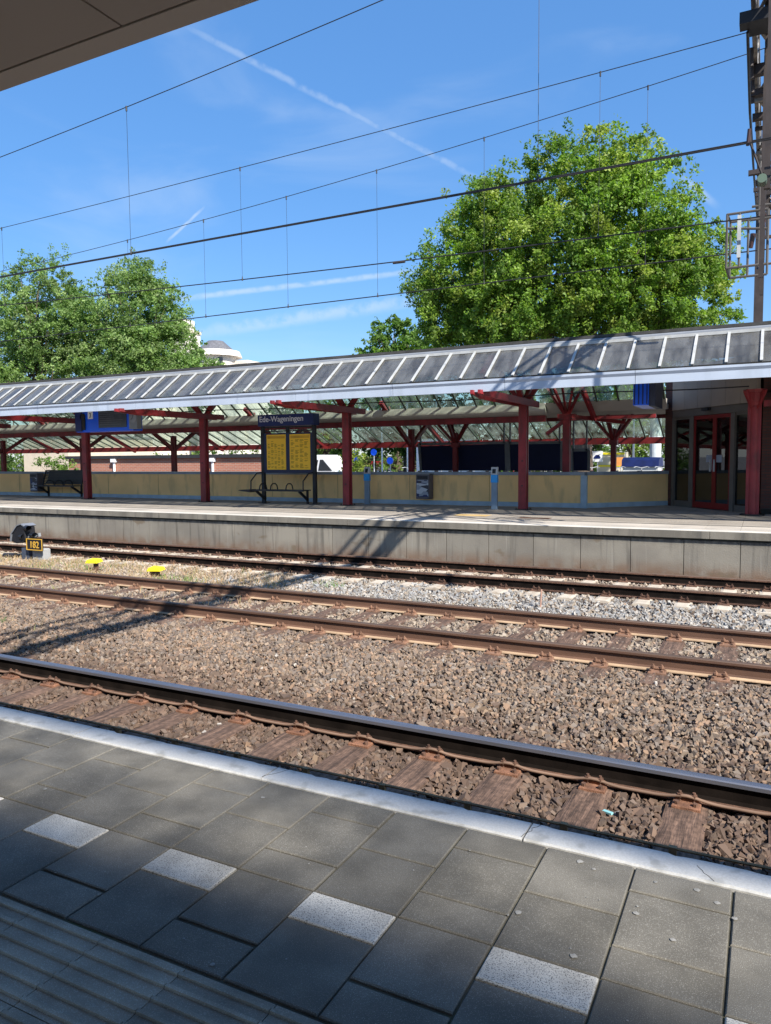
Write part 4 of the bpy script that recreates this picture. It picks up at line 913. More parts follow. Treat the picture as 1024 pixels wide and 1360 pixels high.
# dry grass
def blades(name, boxes, n, hmin, hmax, pal, label, cat='grass'):
    Vs, Fs, Cs = [], [], []
    k = 0; pal = np.array(pal)
    pos = np.concatenate([np.stack([nr.uniform(a, b, int(n * f)), nr.uniform(c, d, int(n * f))], 1) for a, b, c, d, f in boxes])
    clump = snoise(pos[:, 0] * 1.0, pos[:, 1], 4.2, 3) + nr.uniform(-.5, .5, len(pos)); pos = pos[clump > -.1]
    n = len(pos); h = nr.uniform(hmin, hmax, n); a = nr.uniform(0, 2 * np.pi, n); lean = nr.normal(0, .45, (n, 2)) * h[:, None]
    b = np.stack([pos[:, 0], pos[:, 1], np.full(n, -.905)], 1); wv = np.stack([np.cos(a), np.sin(a), 0 * a], 1) * nr.uniform(.0025, .006, n)[:, None]
    mid = b + np.concatenate([lean * .4, h[:, None] * .6], 1); tip = b + np.concatenate([lean, h[:, None]], 1)
    V = np.stack([b - wv, b + wv, mid + wv * .7, mid - wv * .7, tip], 1).reshape(-1, 3)
    i = np.arange(n)[:, None] * 5
    F = np.concatenate([i + np.array([[0, 1, 2]]), i + np.array([[0, 2, 3]]), i + np.array([[3, 2, 4]])])
    c = pal[nr.integers(0, len(pal), n)] * nr.uniform(.8, 1.2, (n, 1))
    return tag(np_mesh(name, V, F, GRASSM, np.repeat(c, 5, 0)), label, cat, kind='stuff')
blades('dry_grass', [(-17.5, -11.2, 10.0, 11.4, .5), (-11.2, -7.4, 10.0, 11.3, .22), (-17, -8, 11.3, 11.9, .12), (-13, -2, 9.85, 10.2, .06), (-17, -6, 8.6, 9.3, .05), (-12.5, -7.5, 5.6, 7.0, .03)], 15000, .04, .15, [(.50, .33, .18), (.46, .28, .15), (.42, .32, .18), (.52, .40, .25), (.50, .34, .2), (.24, .24, .10)], 'dry straw coloured grass growing between the rails')
blades('green_weeds', [(-9.75, -9.2, 6.35, 6.6, .3), (-10.1, -9.0, 10.2, 10.6, .3), (-14.0, -12, 10.2, 11.5, .3), (-7.2, -6.5, 10.9, 11.3, .1)], 1500, .05, .16, [(.10, .20, .05), (.16, .26, .07)], 'small green weeds among the stones', 'weeds')
# white rubble line at the foot of the far platform
n = 3000; x = nr.uniform(-20, 2, n); y = nr.uniform(13.9, 14.4, n); V, F = stones(np.stack([x, y, np.full(n, -.862) + nr.uniform(-.01, .02, n)], 1), nr.uniform(.014, .032, n))
tag(np_mesh('white_rubble', V, F, STONE, np.repeat(np.array([(.6, .6, .6)]) * nr.uniform(.6, 1.1, (n, 1)), 12, 0)), 'pale rubble lying along the foot of the concrete platform face', 'rubble', kind='stuff')

# ------------------------------------------------------------ overhead lines
def line(label, ycon, ymes, con, mes, drops, double=False):
    o = empty('overhead_line', (0, ycon, 4.5), label, 'overhead line', 'catenary wires over the tracks')
    xs_ = list(np.arange(-48, 26, 1.0))
    for dy in ((-.018, .018) if double else (0,)):
        mb = MB(); mb.tube([(x, ycon + dy, con(x) + dy * .8) for x in xs_], .0075 if double else .010, 6); mb.build('contact_wire', WIRE, o)
    mb = MB(); mb.tube([(x, ymes, mes(x)) for x in xs_], .0065, 6); mb.build('messenger_wire', WIRE, o)
    for x in drops:
        mb = MB(); mb.cyl((x, ycon, con(x)), (x, ymes, mes(x)), .0032, n=5); mb.cyl((x, ymes, mes(x) - .06), (x, ymes, mes(x) + .015), .014, n=6); mb.cyl((x, ycon, con(x) - .02), (x, ycon, con(x) + .06), .016, .008, n=6); mb.build('dropper', WIRE, o)
q = lambda a, b, c: (lambda x: a + b * -abs(x) + c * x * x)
line('nearest pair of overhead wires, thick double contact wire with high messenger', 8.7, 8.7, lambda x: 4.53, q(7.5, .107, .002), [-2.44, -8.83, -15.5, -22, 4], True)
line('overhead wire pair over the far track with gently rising contact wire', 12.0, 12.0, lambda x: 4.69 + .012 * abs(x) + .0007 * x * x if x < 0 else 4.69, q(7.25, .035, .0007), [-2.41, -9.25, -16.3, -23])
line('lowest and farthest overhead wire pair with closely spaced droppers', 13.3, 13.3, lambda x: 4.545, q(7.6, .108, .0022), [-1.9, -4.73, -6.94, -9.07, -11.29, -13.6, -16.5, -20])
mb = MB(); mb.cyl((-5.95, 12.0, 4.77), (-5.72, 12.0, 4.765), .022, n=8); sp_ = mb.build('wire_splice', BROWNM, bpy.data.objects['overhead_line.001'])

# gantry spanning the tracks
gt = empty('catenary_gantry', (-.1, 20, 0), 'steel lattice catenary gantry running overhead at the right edge with brown post', 'gantry')
mb = MB(); x, y = -.28, 20.0; mb.box(x - .10, x + .10, y - .11, y - .09, 0, 8.0); mb.box(x - .10, x + .10, y + .09, y + .11, 0, 8.0); mb.box(x - .012, x + .012, y - .09, y + .09, 0, 8.0); mb.box(x - .17, x + .17, y - .17, y + .17, 3.94, 4.0); mb.build('post', BROWNM, gt)
for (x, z, w_, h_, mt) in ((-.30, 7.0, .055, .07, STEELG), (-.13, 7.06, .09, .13, BROWNM), (.02, 7.0, .06, .07, STEELG), (-.30, 7.9, .055, .07, STEELG), (.02, 7.9, .06, .07, STEELG)):
    mb = MB(); mb.box(x - w_ / 2, x + w_ / 2, -8, 20.2, z - h_ / 2, z + h_ / 2); mb.build('chord', mt, gt)
yv = -7.0; k = 0
while yv < 20:
    for x in (-.30, .02):
        mb = MB(); mb.beam((x, yv, 7.0), (x, yv + .85, 7.9), .045, .045) if k % 2 == 0 else mb.beam((x, yv, 7.9), (x, yv + .85, 7.0), .045, .045); mb.build('diagonal', STEELG, gt)
    yv += .9; k += 1
for n_, y in enumerate(np.arange(-6, 20, 1.15)):
    mb = MB(); mb.box(-.335, .055, y - .03, y + .03, 6.90, 6.955); mb.build('batten', STEELG if n_ % 2 else BROWNM, gt)
mb = MB(); mb.box(-.45, .2, 10.7, 10.9, 6.72, 6.86); mb.box(-.37, .1, 10.95, 11.25, 6.80, 6.90); mb.build('bracket', BLACKM, gt)
for y in (12.4, 13.1, 14.0, 17.3, 18.9): 
    mb = MB(); mb.box(-.36, .1, y - .06, y + .06, 6.80, 6.895); mb.build('bracket', BROWNM, gt)
for (y, z) in ((11.9, 6.7), (12.3, 6.6), (12.75, 6.55), (13.1, 6.5)):
    mb = MB(); mb.cyl((-.345, y, 6.96), (-.345, y, 6.72), .035, n=8); mb.build('insulator', BROWNM, gt)
for n_, y in enumerate(np.arange(-6, 19.6, 1.15)):
    mb = MB(); mb.beam((-.30, y, 6.98), (.02, y + 1.15, 6.98), .035, .03) if n_ % 2 else mb.beam((.02, y, 6.98), (-.30, y + 1.15, 6.98), .035, .03); mb.build('lacing', STEELG, gt)
    mb = MB(); mb.box(-.32, -.28, y - .02, y + .02, 7.03, 7.87); mb.build('upright', STEELG, gt)
mb = MB(); mb.tube([(-.36, 10.9, 6.7), (-.37, 13, 6.55), (-.36, 16, 6.6), (-.35, 19.8, 6.8)], .02, 6); mb.build('feeder_cable', WIRE, gt)
for y, z in ((11.6, 5.2), (14.6, 5.9), (16.2, 6.3), (18.2, 6.0)):
    mb = MB(); mb.box(-.16, -.11, y - .03, y + .03, z, 6.95); mb.build('drop_rod', BROWNM, gt)
    mb = MB(); mb.box(-.33, .12, y - .035, y + .035, z - .05, z + .01); mb.build('cross_arm', BROWNM, gt)
# hanging supports
def hanger(y, x, zb):
    mb = MB(); mb.box(x - .03, x + .03, y - .03, y + .03, zb, 6.96); mb.build('drop_post', BROWNM, gt)
hanger(8.9, -.075, 4.1)
mb = MB(); mb.tube([(-.245, 8.7, 4.66), (-.235, 8.72, 4.52), (-.11, 8.8, 4.18)], .011, 8); mb.build('steady_arm', BROWNM, gt)
mb = MB(); mb.cyl((-.26, 8.7, 4.50), (-.248, 8.7, 4.66), .018, n=8); mb.build('insulator', mat('brown_insulator', (.045, .018, .014), .3), gt)
mb = MB(); mb.cyl((-.12, 8.72, 4.16), (-.12, 8.86, 4.16), .045, n=14); mb.build('insulator', mat('green_disc', (.12, .17, .12), .5), gt)
for y in (12.0, 13.3): hanger(y, -.15, 3.85)
fr = MB()
def rect(y, x0, x1, z0, z1, r_=.018):
    for p, q_ in (((x0, y, z0), (x1, y, z0)), ((x1, y, z0), (x1, y, z1)), ((x1, y, z1), (x0, y, z1)), ((x0, y, z1), (x0, y, z0))): fr.cyl(p, q_, r_, n=6)
rect(12.4, -.62, -.08, 4.12, 4.90); rect(13.0, -.60, -.08, 4.10, 4.95)
for p, q_ in (((-.62, 12.4, 4.12), (-.60, 13.0, 4.10)), ((-.62, 12.4, 4.9), (-.60, 13.0, 4.95)), ((-.45, 12.4, 4.12), (-.45, 12.4, 4.9)), ((-.35, 13.0, 4.1), (-.35, 13.0, 4.95)), ((-.62, 12.4, 4.7), (-.08, 12.4, 4.62)), ((-.2, 12.6, 4.1), (-.2, 12.6, 5.4)), ((-.3, 12.6, 5.02), (.3, 12.6, 5.02)), ((-.25, 12.6, 5.4), (.3, 12.6, 5.4)), ((-.3, 13.2, 4.3), (.6, 13.2, 4.3)), ((-.3, 12.2, 4.72), (.6, 12.2, 4.72))):
    fr.cyl(p, q_, .018, n=6)
fr.build('hanging_frame', mat('dark_frame_steel', (.10, .09, .08), .6), gt)
mb = MB(); mb.box(-.48, -.43, 12.36, 12.41, 4.25, 4.86); mb.build('tension_weight', mat('white_insulator', (.45, .46, .45), .5), gt)
for (x, y, z) in ((-.16, 12.5, 4.75), (-.3, 12.5, 4.5)):
    mb = MB(); mb.cyl((x, y, z - .1), (x + .03, y, z + .1), .03, .04, n=8); mb.build('insulator', mat('brown_insulator', (.045, .018, .014), .3), gt)

# ------------------------------------------------------------ near canopy overhead at left
nc = empty('platform_canopy', (-10, 0, 2.7), 'beige flat canopy edge overhead at the top left, nearest the camera', 'canopy')
mb = MB(); mb.prismx([(1.858, 2.735), (1.945, 2.735), (1.955, 2.75), (1.955, 3.0), (1.86, 3.0)], -45, 16); mb.build('edge_trim', NTRIM, nc)
mb = MB(); mb.box(-45, 16, 1.848, 1.8575, 2.75, 2.96); mb.build('shadow_gap', SEAM, nc)
x = -1.885 + 2.4 * 7
while x > -44:
    mb = MB(); mb.box(x - 2.4 + .005, x - .005, .88, 1.847, 2.735, 2.77); mb.build('soffit_panel', NSOFFIT, nc); x -= 2.4
mb = MB(); mb.box(-45, 16, .88, 1.847, 2.775, 2.97); mb.build('roof_deck', BITUMEN, nc)
mb = MB(); mb.box(-45, 16, -5.5, -.36, 2.735, 2.97); mb.build('rear_roof_deck', NSOFFIT, nc)
# unseen strip added to the near canopy, passes soft-edged patchy sun onto the paving
mt = bpy.data.materials.new('light_pool_mask'); mt.use_nodes = True; t = mt.node_tree; t.nodes.remove(t.nodes['Principled BSDF'])
tr = t.nodes.new('ShaderNodeBsdfTransparent'); df = t.nodes.new('ShaderNodeBsdfDiffuse'); df.inputs[0].default_value = (.12, .11, .09, 1); ms = t.nodes.new('ShaderNodeMixShader')
geo = t.nodes.new('ShaderNodeNewGeometry'); sp = t.nodes.new('ShaderNodeSeparateXYZ'); t.links.new(geo.outputs['Position'], sp.inputs[0])
nz = t.nodes.new('ShaderNodeTexNoise'); nz.inputs['Scale'].default_value = 1.6; nz.inputs['Detail'].default_value = 3; t.links.new(geo.outputs['Position'], nz.inputs['Vector'])
e1 = maprange(t, sp.outputs[1], -.32, .16); e2 = maprange(t, sp.outputs[1], .86, .56)
clr = fmath(t, 'MULTIPLY', fmath(t, 'MULTIPLY', e1, e2), maprange(t, nz.outputs['Fac'], .38, .60, .74, .98))  # fading edges and noise shape the added pool of sunlight
t.links.new(clr, ms.inputs[0]); t.links.new(df.outputs[0], ms.inputs[1]); t.links.new(tr.outputs[0], ms.inputs[2]); t.links.new(ms.outputs[0], t.nodes['Material Output'].inputs[0])
mb = MB(); mb.box(-45, 16, -.36, .88, 2.95, 2.956); mb.build('added_light_strip', mt, nc)

# ------------------------------------------------------------ trees
def tree(name, label, base, trunk_r, lobes, nclump, perc, leaf, cols, seed, group=None, cr=(.6, 1.0), top=None, sparse=.0, cat='tree'):
    rg = np.random.default_rng(seed); base = np.array(base, float)
    o = empty(name, tuple(base), label, cat, group)
    lob = np.array(lobes, float); vol = np.prod(lob[:, 3:], 1) ** .75; vol /= vol.sum()
    idx = rg.choice(len(lob), nclump, p=vol)
    d = rg.normal(size=(nclump, 3)); d /= np.linalg.norm(d, axis=1)[:, None]
    rad = rg.uniform(0.28, 1.08, nclump) ** .45
    ctr = lob[idx, :3] + d * rad[:, None] * lob[idx, 3:]
    crd = rg.uniform(cr[0], cr[1], nclump)
    # leaves gathered on twigs inside every clump
    n = nclump * perc; ci = np.repeat(np.arange(nclump), perc)
    ntw = 9; tw = rg.normal(size=(nclump, ntw, 3)) * np.array([.48, .48, .30]) ; ti = rg.integers(0, ntw, n)
    pos = ctr[ci] + tw[ci, ti] * crd[ci][:, None] + rg.normal(size=(n, 3)) * (crd[ci] * .14)[:, None]
    nrm = rg.normal(size=(n, 3)) + np.array([0.2, -0.15, .75]); nrm /= np.linalg.norm(nrm, axis=1)[:, None]
    a = np.cross(nrm, rg.normal(size=(n, 3))); a /= np.linalg.norm(a, axis=1)[:, None]; b = np.cross(nrm, a)
    s = leaf * rg.uniform(.6, 1.25, n)[:, None]
    V = np.stack([pos - a * s * .5, pos + b * s * .30 + nrm * s * .08, pos + a * s * .55 - nrm * s * .06, pos - b * s * .30 + nrm * s * .08], 1).reshape(-1, 3)
    F = np.arange(n * 4).reshape(-1, 4)
    cols = np.array(cols); cc = cols[rg.integers(0, len(cols), nclump)] * rg.uniform(.65, 1.3, (nclump, 1))
    lc = cc[ci] * .75 + cols[rg.integers(0, len(cols), n)] * .25; lc = lc * rg.uniform(.75, 1.25, (n, 1))
    cw = np_mesh('crown', V, F, LEAF, np.repeat(lc, 4, 0), o)
    # trunk and limbs
    mb = MB(); cmid = lob[:, :3].mean(0); zt = max(base[2] + 2, lob[:, 2].min())
    fork = np.array([base[0], base[1], zt * .55 + base[2] * .45]); tip = np.array([base[0] * .6 + cmid[0] * .4, base[1], cmid[2] + .55 * (lob[:, 2] + lob[:, 5]).max() - .55 * cmid[2]])
    mb.tube([base, (base + fork) / 2 + np.array([.05, 0, 0]), fork, (fork + tip) / 2, tip], .1, 9, radii=[trunk_r * 1.25, trunk_r, trunk_r * .85, trunk_r * .5, trunk_r * .12])
    order = rg.permutation(nclump)[:min(nclump, 70)]
    for k in order:
        tt = rg.uniform(.0, .8); st_ = fork * (1 - tt) + tip * tt; en = ctr[k]; mid = (st_ + en) / 2 + rg.normal(size=3) * .35 + np.array([0, 0, -.3])
        r0 = trunk_r * .34 * (1 - tt * .6); mb.tube([st_, mid, en], .1, 5, radii=[r0, r0 * .55, r0 * .14])
    mb.build('trunk', BARK, o, smooth=True); return o
YG = [(.155, .26, .035), (.20, .30, .045), (.105, .195, .03), (.14, .235, .035), (.24, .29, .055)]
OAK = tree('oak_tree', 'huge bright green oak rising behind the canopy at right', (-9.2, 42, -1.25), .55,
     [(-10.2, 42, 12.2, 7.2, 5.5, 5.4), (-15.0, 41.5, 11.3, 4.0, 4, 4.2), (-14.0, 42, 14.6, 2.9, 3, 2.9), (-9.2, 42, 16.2, 3.9, 3.5, 2.6), (-6.9, 42, 14.7, 2.9, 3, 2.9), (-4.0, 42, 11.2, 2.7, 3, 2.4), (-4.2, 42, 9.0, 3.0, 3.4, 3.2), (-15.6, 42, 9.4, 3.0, 4, 2.4), (-13.2, 39.5, 13, 3, 2, 3), (-7.5, 38.8, 13.2, 3.4, 2, 3.2), (-10.5, 38.4, 9.6, 4.5, 2, 2.6), (-5.2, 39.5, 9.8, 2.8, 2, 2.8), (-10, 42, 7.4, 8.3, 5, 3.6), (-2.6, 42, 11.4, 1.5, 2, 1.6), (-18.0, 42, 11.4, 1.4, 2, 1.2)],
     1000, 300, .175, YG, 7, cr=(.5, 1.15))
tree('tree', 'small light green tree peeking over the roof left of the big oak', (-29.5, 60, -1.25), .35, [(-29.9, 60, 10.4, 3.1, 3, 3.5), (-27.5, 60, 9.4, 2.6, 3, 2.6), (-31.6, 60, 8.6, 2.4, 3, 2.5)], 170, 110, .34, [(.10, .19, .03), (.13, .22, .035), (.08, .15, .03)], 9, cr=(.6, 1.1))
PG = [(.16, .25, .07), (.20, .30, .09), (.11, .19, .05), (.25, .33, .13)]
tree('poplar_tree', 'loose crowned tree at the far left, tallest of the left pair', (-57, 45, -1.25), .4, [(-55.8, 45, 14.0, 3.6, 3.2, 5.6), (-53.6, 45, 12.2, 3.0, 3.2, 4.4), (-59.6, 45, 13.0, 3.4, 3.4, 4.9), (-63.5, 45, 11.0, 3.6, 3.4, 4.8), (-56, 45, 8.2, 8, 4, 3.4), (-51.2, 45.5, 11.5, 2.6, 3, 4.2)], 620, 190, .20, PG, 12, cr=(.6, 1.1))
tree('poplar_tree', 'loose crowned tree sloping down to the right, beside the tallest left tree', (-46.5, 46, -1.25), .4, [(-47.0, 46, 13.9, 3.1, 3.2, 4.0), (-44.6, 46, 12.6, 2.6, 3, 3.9), (-43.0, 46, 9.6, 2.7, 3, 3.0), (-41.0, 46, 7.6, 2.2, 3, 2.2), (-48, 46, 8.6, 4.6, 3.6, 3.6), (-44.8, 45, 9.6, 2.8, 3, 3.0)], 540, 190, .20, PG, 13, cr=(.6, 1.1))
tree('tree', 'low pale green tree at the far left edge above the roof', (-52.5, 38, -1.25), .3, [(-53.4, 38, 6.6, 2.2, 2.4, 2.4), (-56, 38, 6.4, 2.6, 2.4, 2.6)], 110, 110, .26, [(.12, .20, .05), (.15, .23, .06)], 14, cr=(.5, .9))
rg0 = random.Random(6)
for n_, x in enumerate((-34.5, -29.8, -27.2, -25.3, -22.6, -19.8, -16.8, -13.8, -10.8, -7.9, -5.3, -2.6)):
    dk = rg0.choice([0, 1]); pal = [[(.05, .10, .025), (.07, .13, .03)], [(.10, .17, .03), (.14, .21, .04)]][dk]
    y = 50 + rg0.uniform(-2, 3)
    tree('street_tree', ('dark' if dk == 0 else 'light') + ' green street tree under the canopy line, ' + ordinal(n_ + 1) + ' from the left in the row', (x, y, -1.25), .14, [(x, y, 4.2, 1.9, 1.6, 2.4), (x + .5, y, 2.7, 1.5, 1.3, 1.3)], 62, 70, .24, pal, 30 + n_, group=('dark' if dk == 0 else 'light') + ' street trees behind the station', cr=(.5, .85))
tree('shrub', 'dark leafy shrub under the canopy at the far left edge', (-46.6, 33, -1.25), .1, [(-47.0, 33, 1.2, 1.5, 1.2, 1.7), (-45.9, 33, .3, .8, 1, .9)], 50, 80, .16, [(.04, .09, .02), (.07, .14, .03)], 50, cr=(.4, .7), cat='shrub')
tree('shrub', 'young sapling in front of the cream building', (-39.6, 32, -1.25), .05, [(-39.4, 32, 1.2, .7, .6, .55), (-38.3, 32, 1.0, .6, .6, .6), (-40.5, 32, 1.3, .6, .4, .25)], 22, 60, .14, [(.10, .19, .03), (.14, .22, .04)], 51, cr=(.3, .5), cat='sapling')
tree('shrub', 'yellow green bush beside the white camper van', (-22.3, 39.2, -1.25), .07, [(-22.3, 39.2, .9, .75, .7, 1.0)], 26, 70, .15, [(.15, .22, .03), (.2, .24, .04)], 52, cr=(.35, .55), cat='shrub')
tree('hedge', 'long green hedge far behind the station street', (-24, 60, -1.25), .1, [(x, 60, .6, 3.2, 1.5, 1.8) for x in range(-86, 4, 5)], 700, 55, .34, [(.06, .12, .025), (.10, .17, .03), (.13, .18, .04)], 60, cr=(.7, 1.2), cat='hedge')

# ------------------------------------------------------------ background buildings, vehicles, street things
hb = empty('white_building', (-74, 92, -1.25), 'distant white building with curved slate roofs between tree and canopy', 'building')
mb = MB(); mb.box(-76.2, -70.4, 92, 104, -1.25, 16.4); mb.build('wall', BWHITE, hb)
mb = MB(); mb.cyl((-75.9, 91.5, -1.25), (-75.9, 91.5, 17.0), 3.1, n=28); mb.build('turret', BWHITE, hb)
mb = MB(); mb.cyl((-75.9, 91.5, 17.01), (-75.9, 91.5, 17.9), 4.0, 3.6, n=28); mb.build('cornice', BWHITE, hb)
mb = MB(); mb.cyl((-75.9, 91.5, 17.91), (-75.9, 91.5, 19.5), 3.0, 1.2, n=28); mb.build('roof', SLATER, hb)
mb = MB(); mb.prismx([(89.5, 14.0), (91.5, 15.8), (92, 15.8), (92, 14.0)], -74.5, -70.9); mb.build('lean_to_roof', SLATER, hb)
mb = MB(); mb.box(-74.5, -70.8, 89.6, 91.99, -1.25, 13.99); mb.build('bay', BWHITE, hb)
for x in (-74.6, -73.2): 
    mb = MB(); mb.box(x - .45, x + .45, 88.9 + (0 if x < -74 else .3), 88.95 + (0 if x < -74 else .3), 15.4, 16.7); mb.build('window', WINDOW, hb)
for x in (-73.6, -72.2): 
    mb = MB(); mb.box(x - .45, x + .45, 89.56, 89.59, 11.6, 13.0); mb.build('window', WINDOW, hb)
tw_ = empty('church_tower', (-83, 93, -1.25), 'pale square tower top poking out above the left trees', 'tower')
mb = MB(); mb.box(-84.6, -81.9, 91, 95, -1.25, 21.4); mb.build('shaft', BWHITE, tw_)
mb = MB(); mb.box(-84.8, -81.75, 90.85, 95.1, 21.41, 21.9); mb.build('cornice', CREAM, tw_)
mb = MB(); mb.box(-84.1, -82.5, 91.6, 94.4, 21.91, 23.6); mb.build('lantern', BWHITE, tw_)
cbld = empty('cream_building', (-45, 40, -1.25), 'plain cream rendered building behind the wall at the far left', 'building')
mb = MB(); mb.box(-47.6, -43.0, 36, 44, -1.25, 3.0); mb.build('wall', CREAM, cbld)
mb = MB(); mb.box(-47.7, -42.9, 35.9, 44.1, 3.01, 3.15); mb.build('roof', SLATER, cbld)
pbld = empty('pale_building', (-100, 88, -1.25), 'pale apartment block showing through gaps in the left trees', 'building')
mb = MB(); mb.box(-112, -84.9, 86, 96, -1.25, 14.5); mb.build('wall', BWHITE, pbld)
for fl in range(5):
    for k in range(8):
        mb = MB(); mb.box(-111 + k * 3.2, -109.4 + k * 3.2, 85.94, 85.99, .3 + fl * 2.9, 1.8 + fl * 2.9); mb.build('window', WINDOW, pbld)
bsd = empty('brick_shed', (-32.4, 36, -1.25), 'long low red brick building with dark flat roof edge behind the far platform', 'building')
mb = MB(); mb.box(-40.6, -24.0, 34, 36.5, -1.25, 1.46); mb.build('wall', BRICKR, bsd)
mb = MB(); mb.box(-40.75, -23.85, 33.82, 36.6, 1.462, 1.66); mb.build('roof_edge', mat('dark_roof_edge', (.03, .03, .032), .6), bsd)
for x in (-36.4, -28.55):
    mb = MB(); mb.cyl((x, 33.9, -1.25), (x, 33.9, 1.25), .075, n=10); mb.box(x - .17, x + .17, 33.75, 33.99, 1.25, 1.455); mb.build('downpipe', WHITE, bsd)
# white camper van
vn = empty('camper_van', (-25.6, 40.8, -1.25), 'white camper van with dark side windows and sloping nose behind the wall', 'van')
mb = MB(); mb.prismy([(-29.5, -.9), (-29.5, 1.5), (-29.3, 1.62), (-24.9, 1.60), (-23.9, .62), (-22.8, .42), (-22.6, -.1), (-22.6, -.9)], 40, 42.1); mb.build('body', CARW, vn, bevel=.06)
for pr in ([(-25.2, .62), (-25.05, 1.3), (-24.85, 1.3), (-24.2, .62)], [(-26.4, .62), (-26.4, 1.28), (-25.2, 1.28), (-25.35, .62)], [(-28.5, .75), (-28.5, 1.25), (-27.2, 1.25), (-27.2, .75)]):
    mb = MB(); mb.prismy(pr, 39.97, 39.995); mb.build('window', WINDOW, vn)
for x in (-28.3, -23.8):
    mb = MB(); mb.cyl((x, 39.95, -.9), (x, 40.2, -.9), .36, n=18); w1 = mb.build('wheel', BLACKM, vn); mb = MB(); mb.cyl((x, 39.93, -.9), (x, 39.95, -.9), .2, n=14); mb.build('rim', GREYL, w1)
mb = MB(); mb.box(-29.5, -22.9, 39.975, 39.996, .48, .52); mb.build('trim', GREYL, vn)
# parked cars
def car(x, y, mt, label, grp=None):
    o = empty('parked_car', (x, y, -1.25), label, 'car', grp)
    mb = MB(); mb.prismy([(x - 2.1, -.95), (x - 2.1, -.45), (x - 1.5, -.30), (x - .9, .16), (x + .9, .18), (x + 1.6, -.28), (x + 2.1, -.35), (x + 2.15, -.95)], y - .85, y + .85); mb.build('body', mt, o, bevel=.06)
    for pr in ([(x - 1.35, -.27), (x - .85, .09), (x - .05, .11), (x - .05, -.27)], [(x + .02, -.27), (x + .02, .11), (x + .85, .11), (x + 1.35, -.27)]):
        mb = MB(); mb.prismy(pr, y - .875, y - .856); mb.build('window', WINDOW, o)
    for dx in (-1.3, 1.3):
        mb = MB(); mb.cyl((x + dx, y - .9, -.93), (x + dx, y - .7, -.93), .31, n=16); w1 = mb.build('wheel', BLACKM, o); mb = MB(); mb.cyl((x + dx, y - .92, -.93), (x + dx, y - .9, -.93), .18, n=12); mb.build('rim', GREYL, w1)
STREETZ = .95   # the street behind climbs to just under the parapet
g = MB(); g.add([(-90, 43, -1.24), (30, 43, -1.24), (30, 46, .1), (-90, 46, .1), (30, 75, .1), (-90, 75, .1)], [(0, 1, 2, 3), (3, 2, 4, 5)]); tag(g.build('raised_street', mat('pale_paving', (.42, .38, .33), .9, var=.15, scale=.8)), kind='structure')
def raise_(o, dz): o.location.z += dz
for (x, y, mt, lab) in ((-41.0, 78, CARR, 'small red parked car glimpsed between the red columns'), (-36.0, 77, CARS, 'silver parked car left of the white truck')):
    car(x, y, mt, lab); raise_(bpy.data.objects['parked_car'] if False else [o_ for o_ in COL.objects if o_.get('label') == lab][0], 1.35)
tk = empty('box_truck', (-19.4, 46.5, -1.25), 'white box truck beside the rear red column', 'truck')
mb = MB(); mb.box(-20.7, -17.6, 45, 47.2, -.2, 2.6); mb.build('box', CARW, tk); mb = MB(); mb.box(-17.58, -16.2, 45.1, 47.1, -.4, 1.9); mb.build('cab', CARW, tk, bevel=.08)
for x in (-20, -17): 
    mb = MB(); mb.cyl((x, 44.95, .1), (x, 45.25, .1), .4, n=16); mb.build('wheel', BLACKM, tk)
def roundsign(x, y, z, r_, label, mt=BLUE, rect_=False, top=None):
    o = empty('road_sign', (x, y, -1.25), label, 'road sign')
    mb = MB(); mb.cyl((x, y + .05, -1.25), (x, y + .05, top or z), .035, n=8); mb.build('pole', GREYL, o)
    mb = MB(); mb.box(x - r_, x + r_, y - .02, y + .01, z - r_, z + r_) if rect_ else mb.cyl((x, y - .02, z), (x, y + .01, z), r_, n=24); pl_ = mb.build('sign_plate', mt, o)
    return o, pl_
roundsign(-21.65, 43, 1.20, .23, 'lower round blue road sign on a grey pole')
roundsign(-22.3, 42, 1.75, .21, 'round blue road sign just left of the taller white pole')
roundsign(-24.6, 43.5, 1.52, .33, 'rectangular blue road sign beside the second red column', BLUE, True)
o, p_ = roundsign(-8.55, 43, 1.36, .30, 'square white sign with blue bus symbol on a thin pole', WHITE, True)
mb = MB(); mb.prismy([(-8.73, 1.25), (-8.73, 1.33), (-8.62, 1.45), (-8.48, 1.45), (-8.37, 1.33), (-8.37, 1.25)], 42.955, 42.975); mb.build('symbol', NAVYS, p_)
o, p_ = roundsign(-7.25, 43, 1.06, .24, 'orange rectangular sign left of the blue tarpaulin', ORANGE, True)
PWH = ('left of the road signs', 'beside the rear red column', 'near the kiosk at right', 'behind the widest dark board')
for n_, (x, y, h) in enumerate(((-23.25, 45, 3.4), (-21.3, 44.9, 3.0), (-6.75, 44, 3.2), (-18.9, 44.2, 3.3))):
    o = empty('lamp_post', (x, y, -1.25), 'slim white post standing in the street, ' + PWH[n_], 'post', 'slim white posts in the street')
    mb = MB(); mb.cyl((x, y, -1.25), (x, y, h + 2), .06, .05, n=10); mb.build('pole', WHITE, o); mb = MB(); mb.box(x - .1, x + .5, y - .08, y + .08, h + 2, h + 2.1); mb.build('lamp_head', GREYL, o)
pi = empty('concrete_pillar', (-5.45, 43, -1.25), 'thick pale grey pillar beside the blue tarpaulin', 'pillar'); mb = MB(); mb.cyl((-5.45, 43, -1.25), (-5.45, 43, 4.5), .3, n=20); mb.build('shaft', mat('pale_pillar', (.55, .58, .6), .7), pi)
mb = MB(); mb.box(-5.85, -5.05, 42.6, 43.4, 4.5, 4.7); mb.build('cap', GREYL, pi)
tr_ = empty('market_trailer', (-5.5, 38, -1.25), 'trailer under a bright blue tarpaulin behind the wall at right', 'trailer')
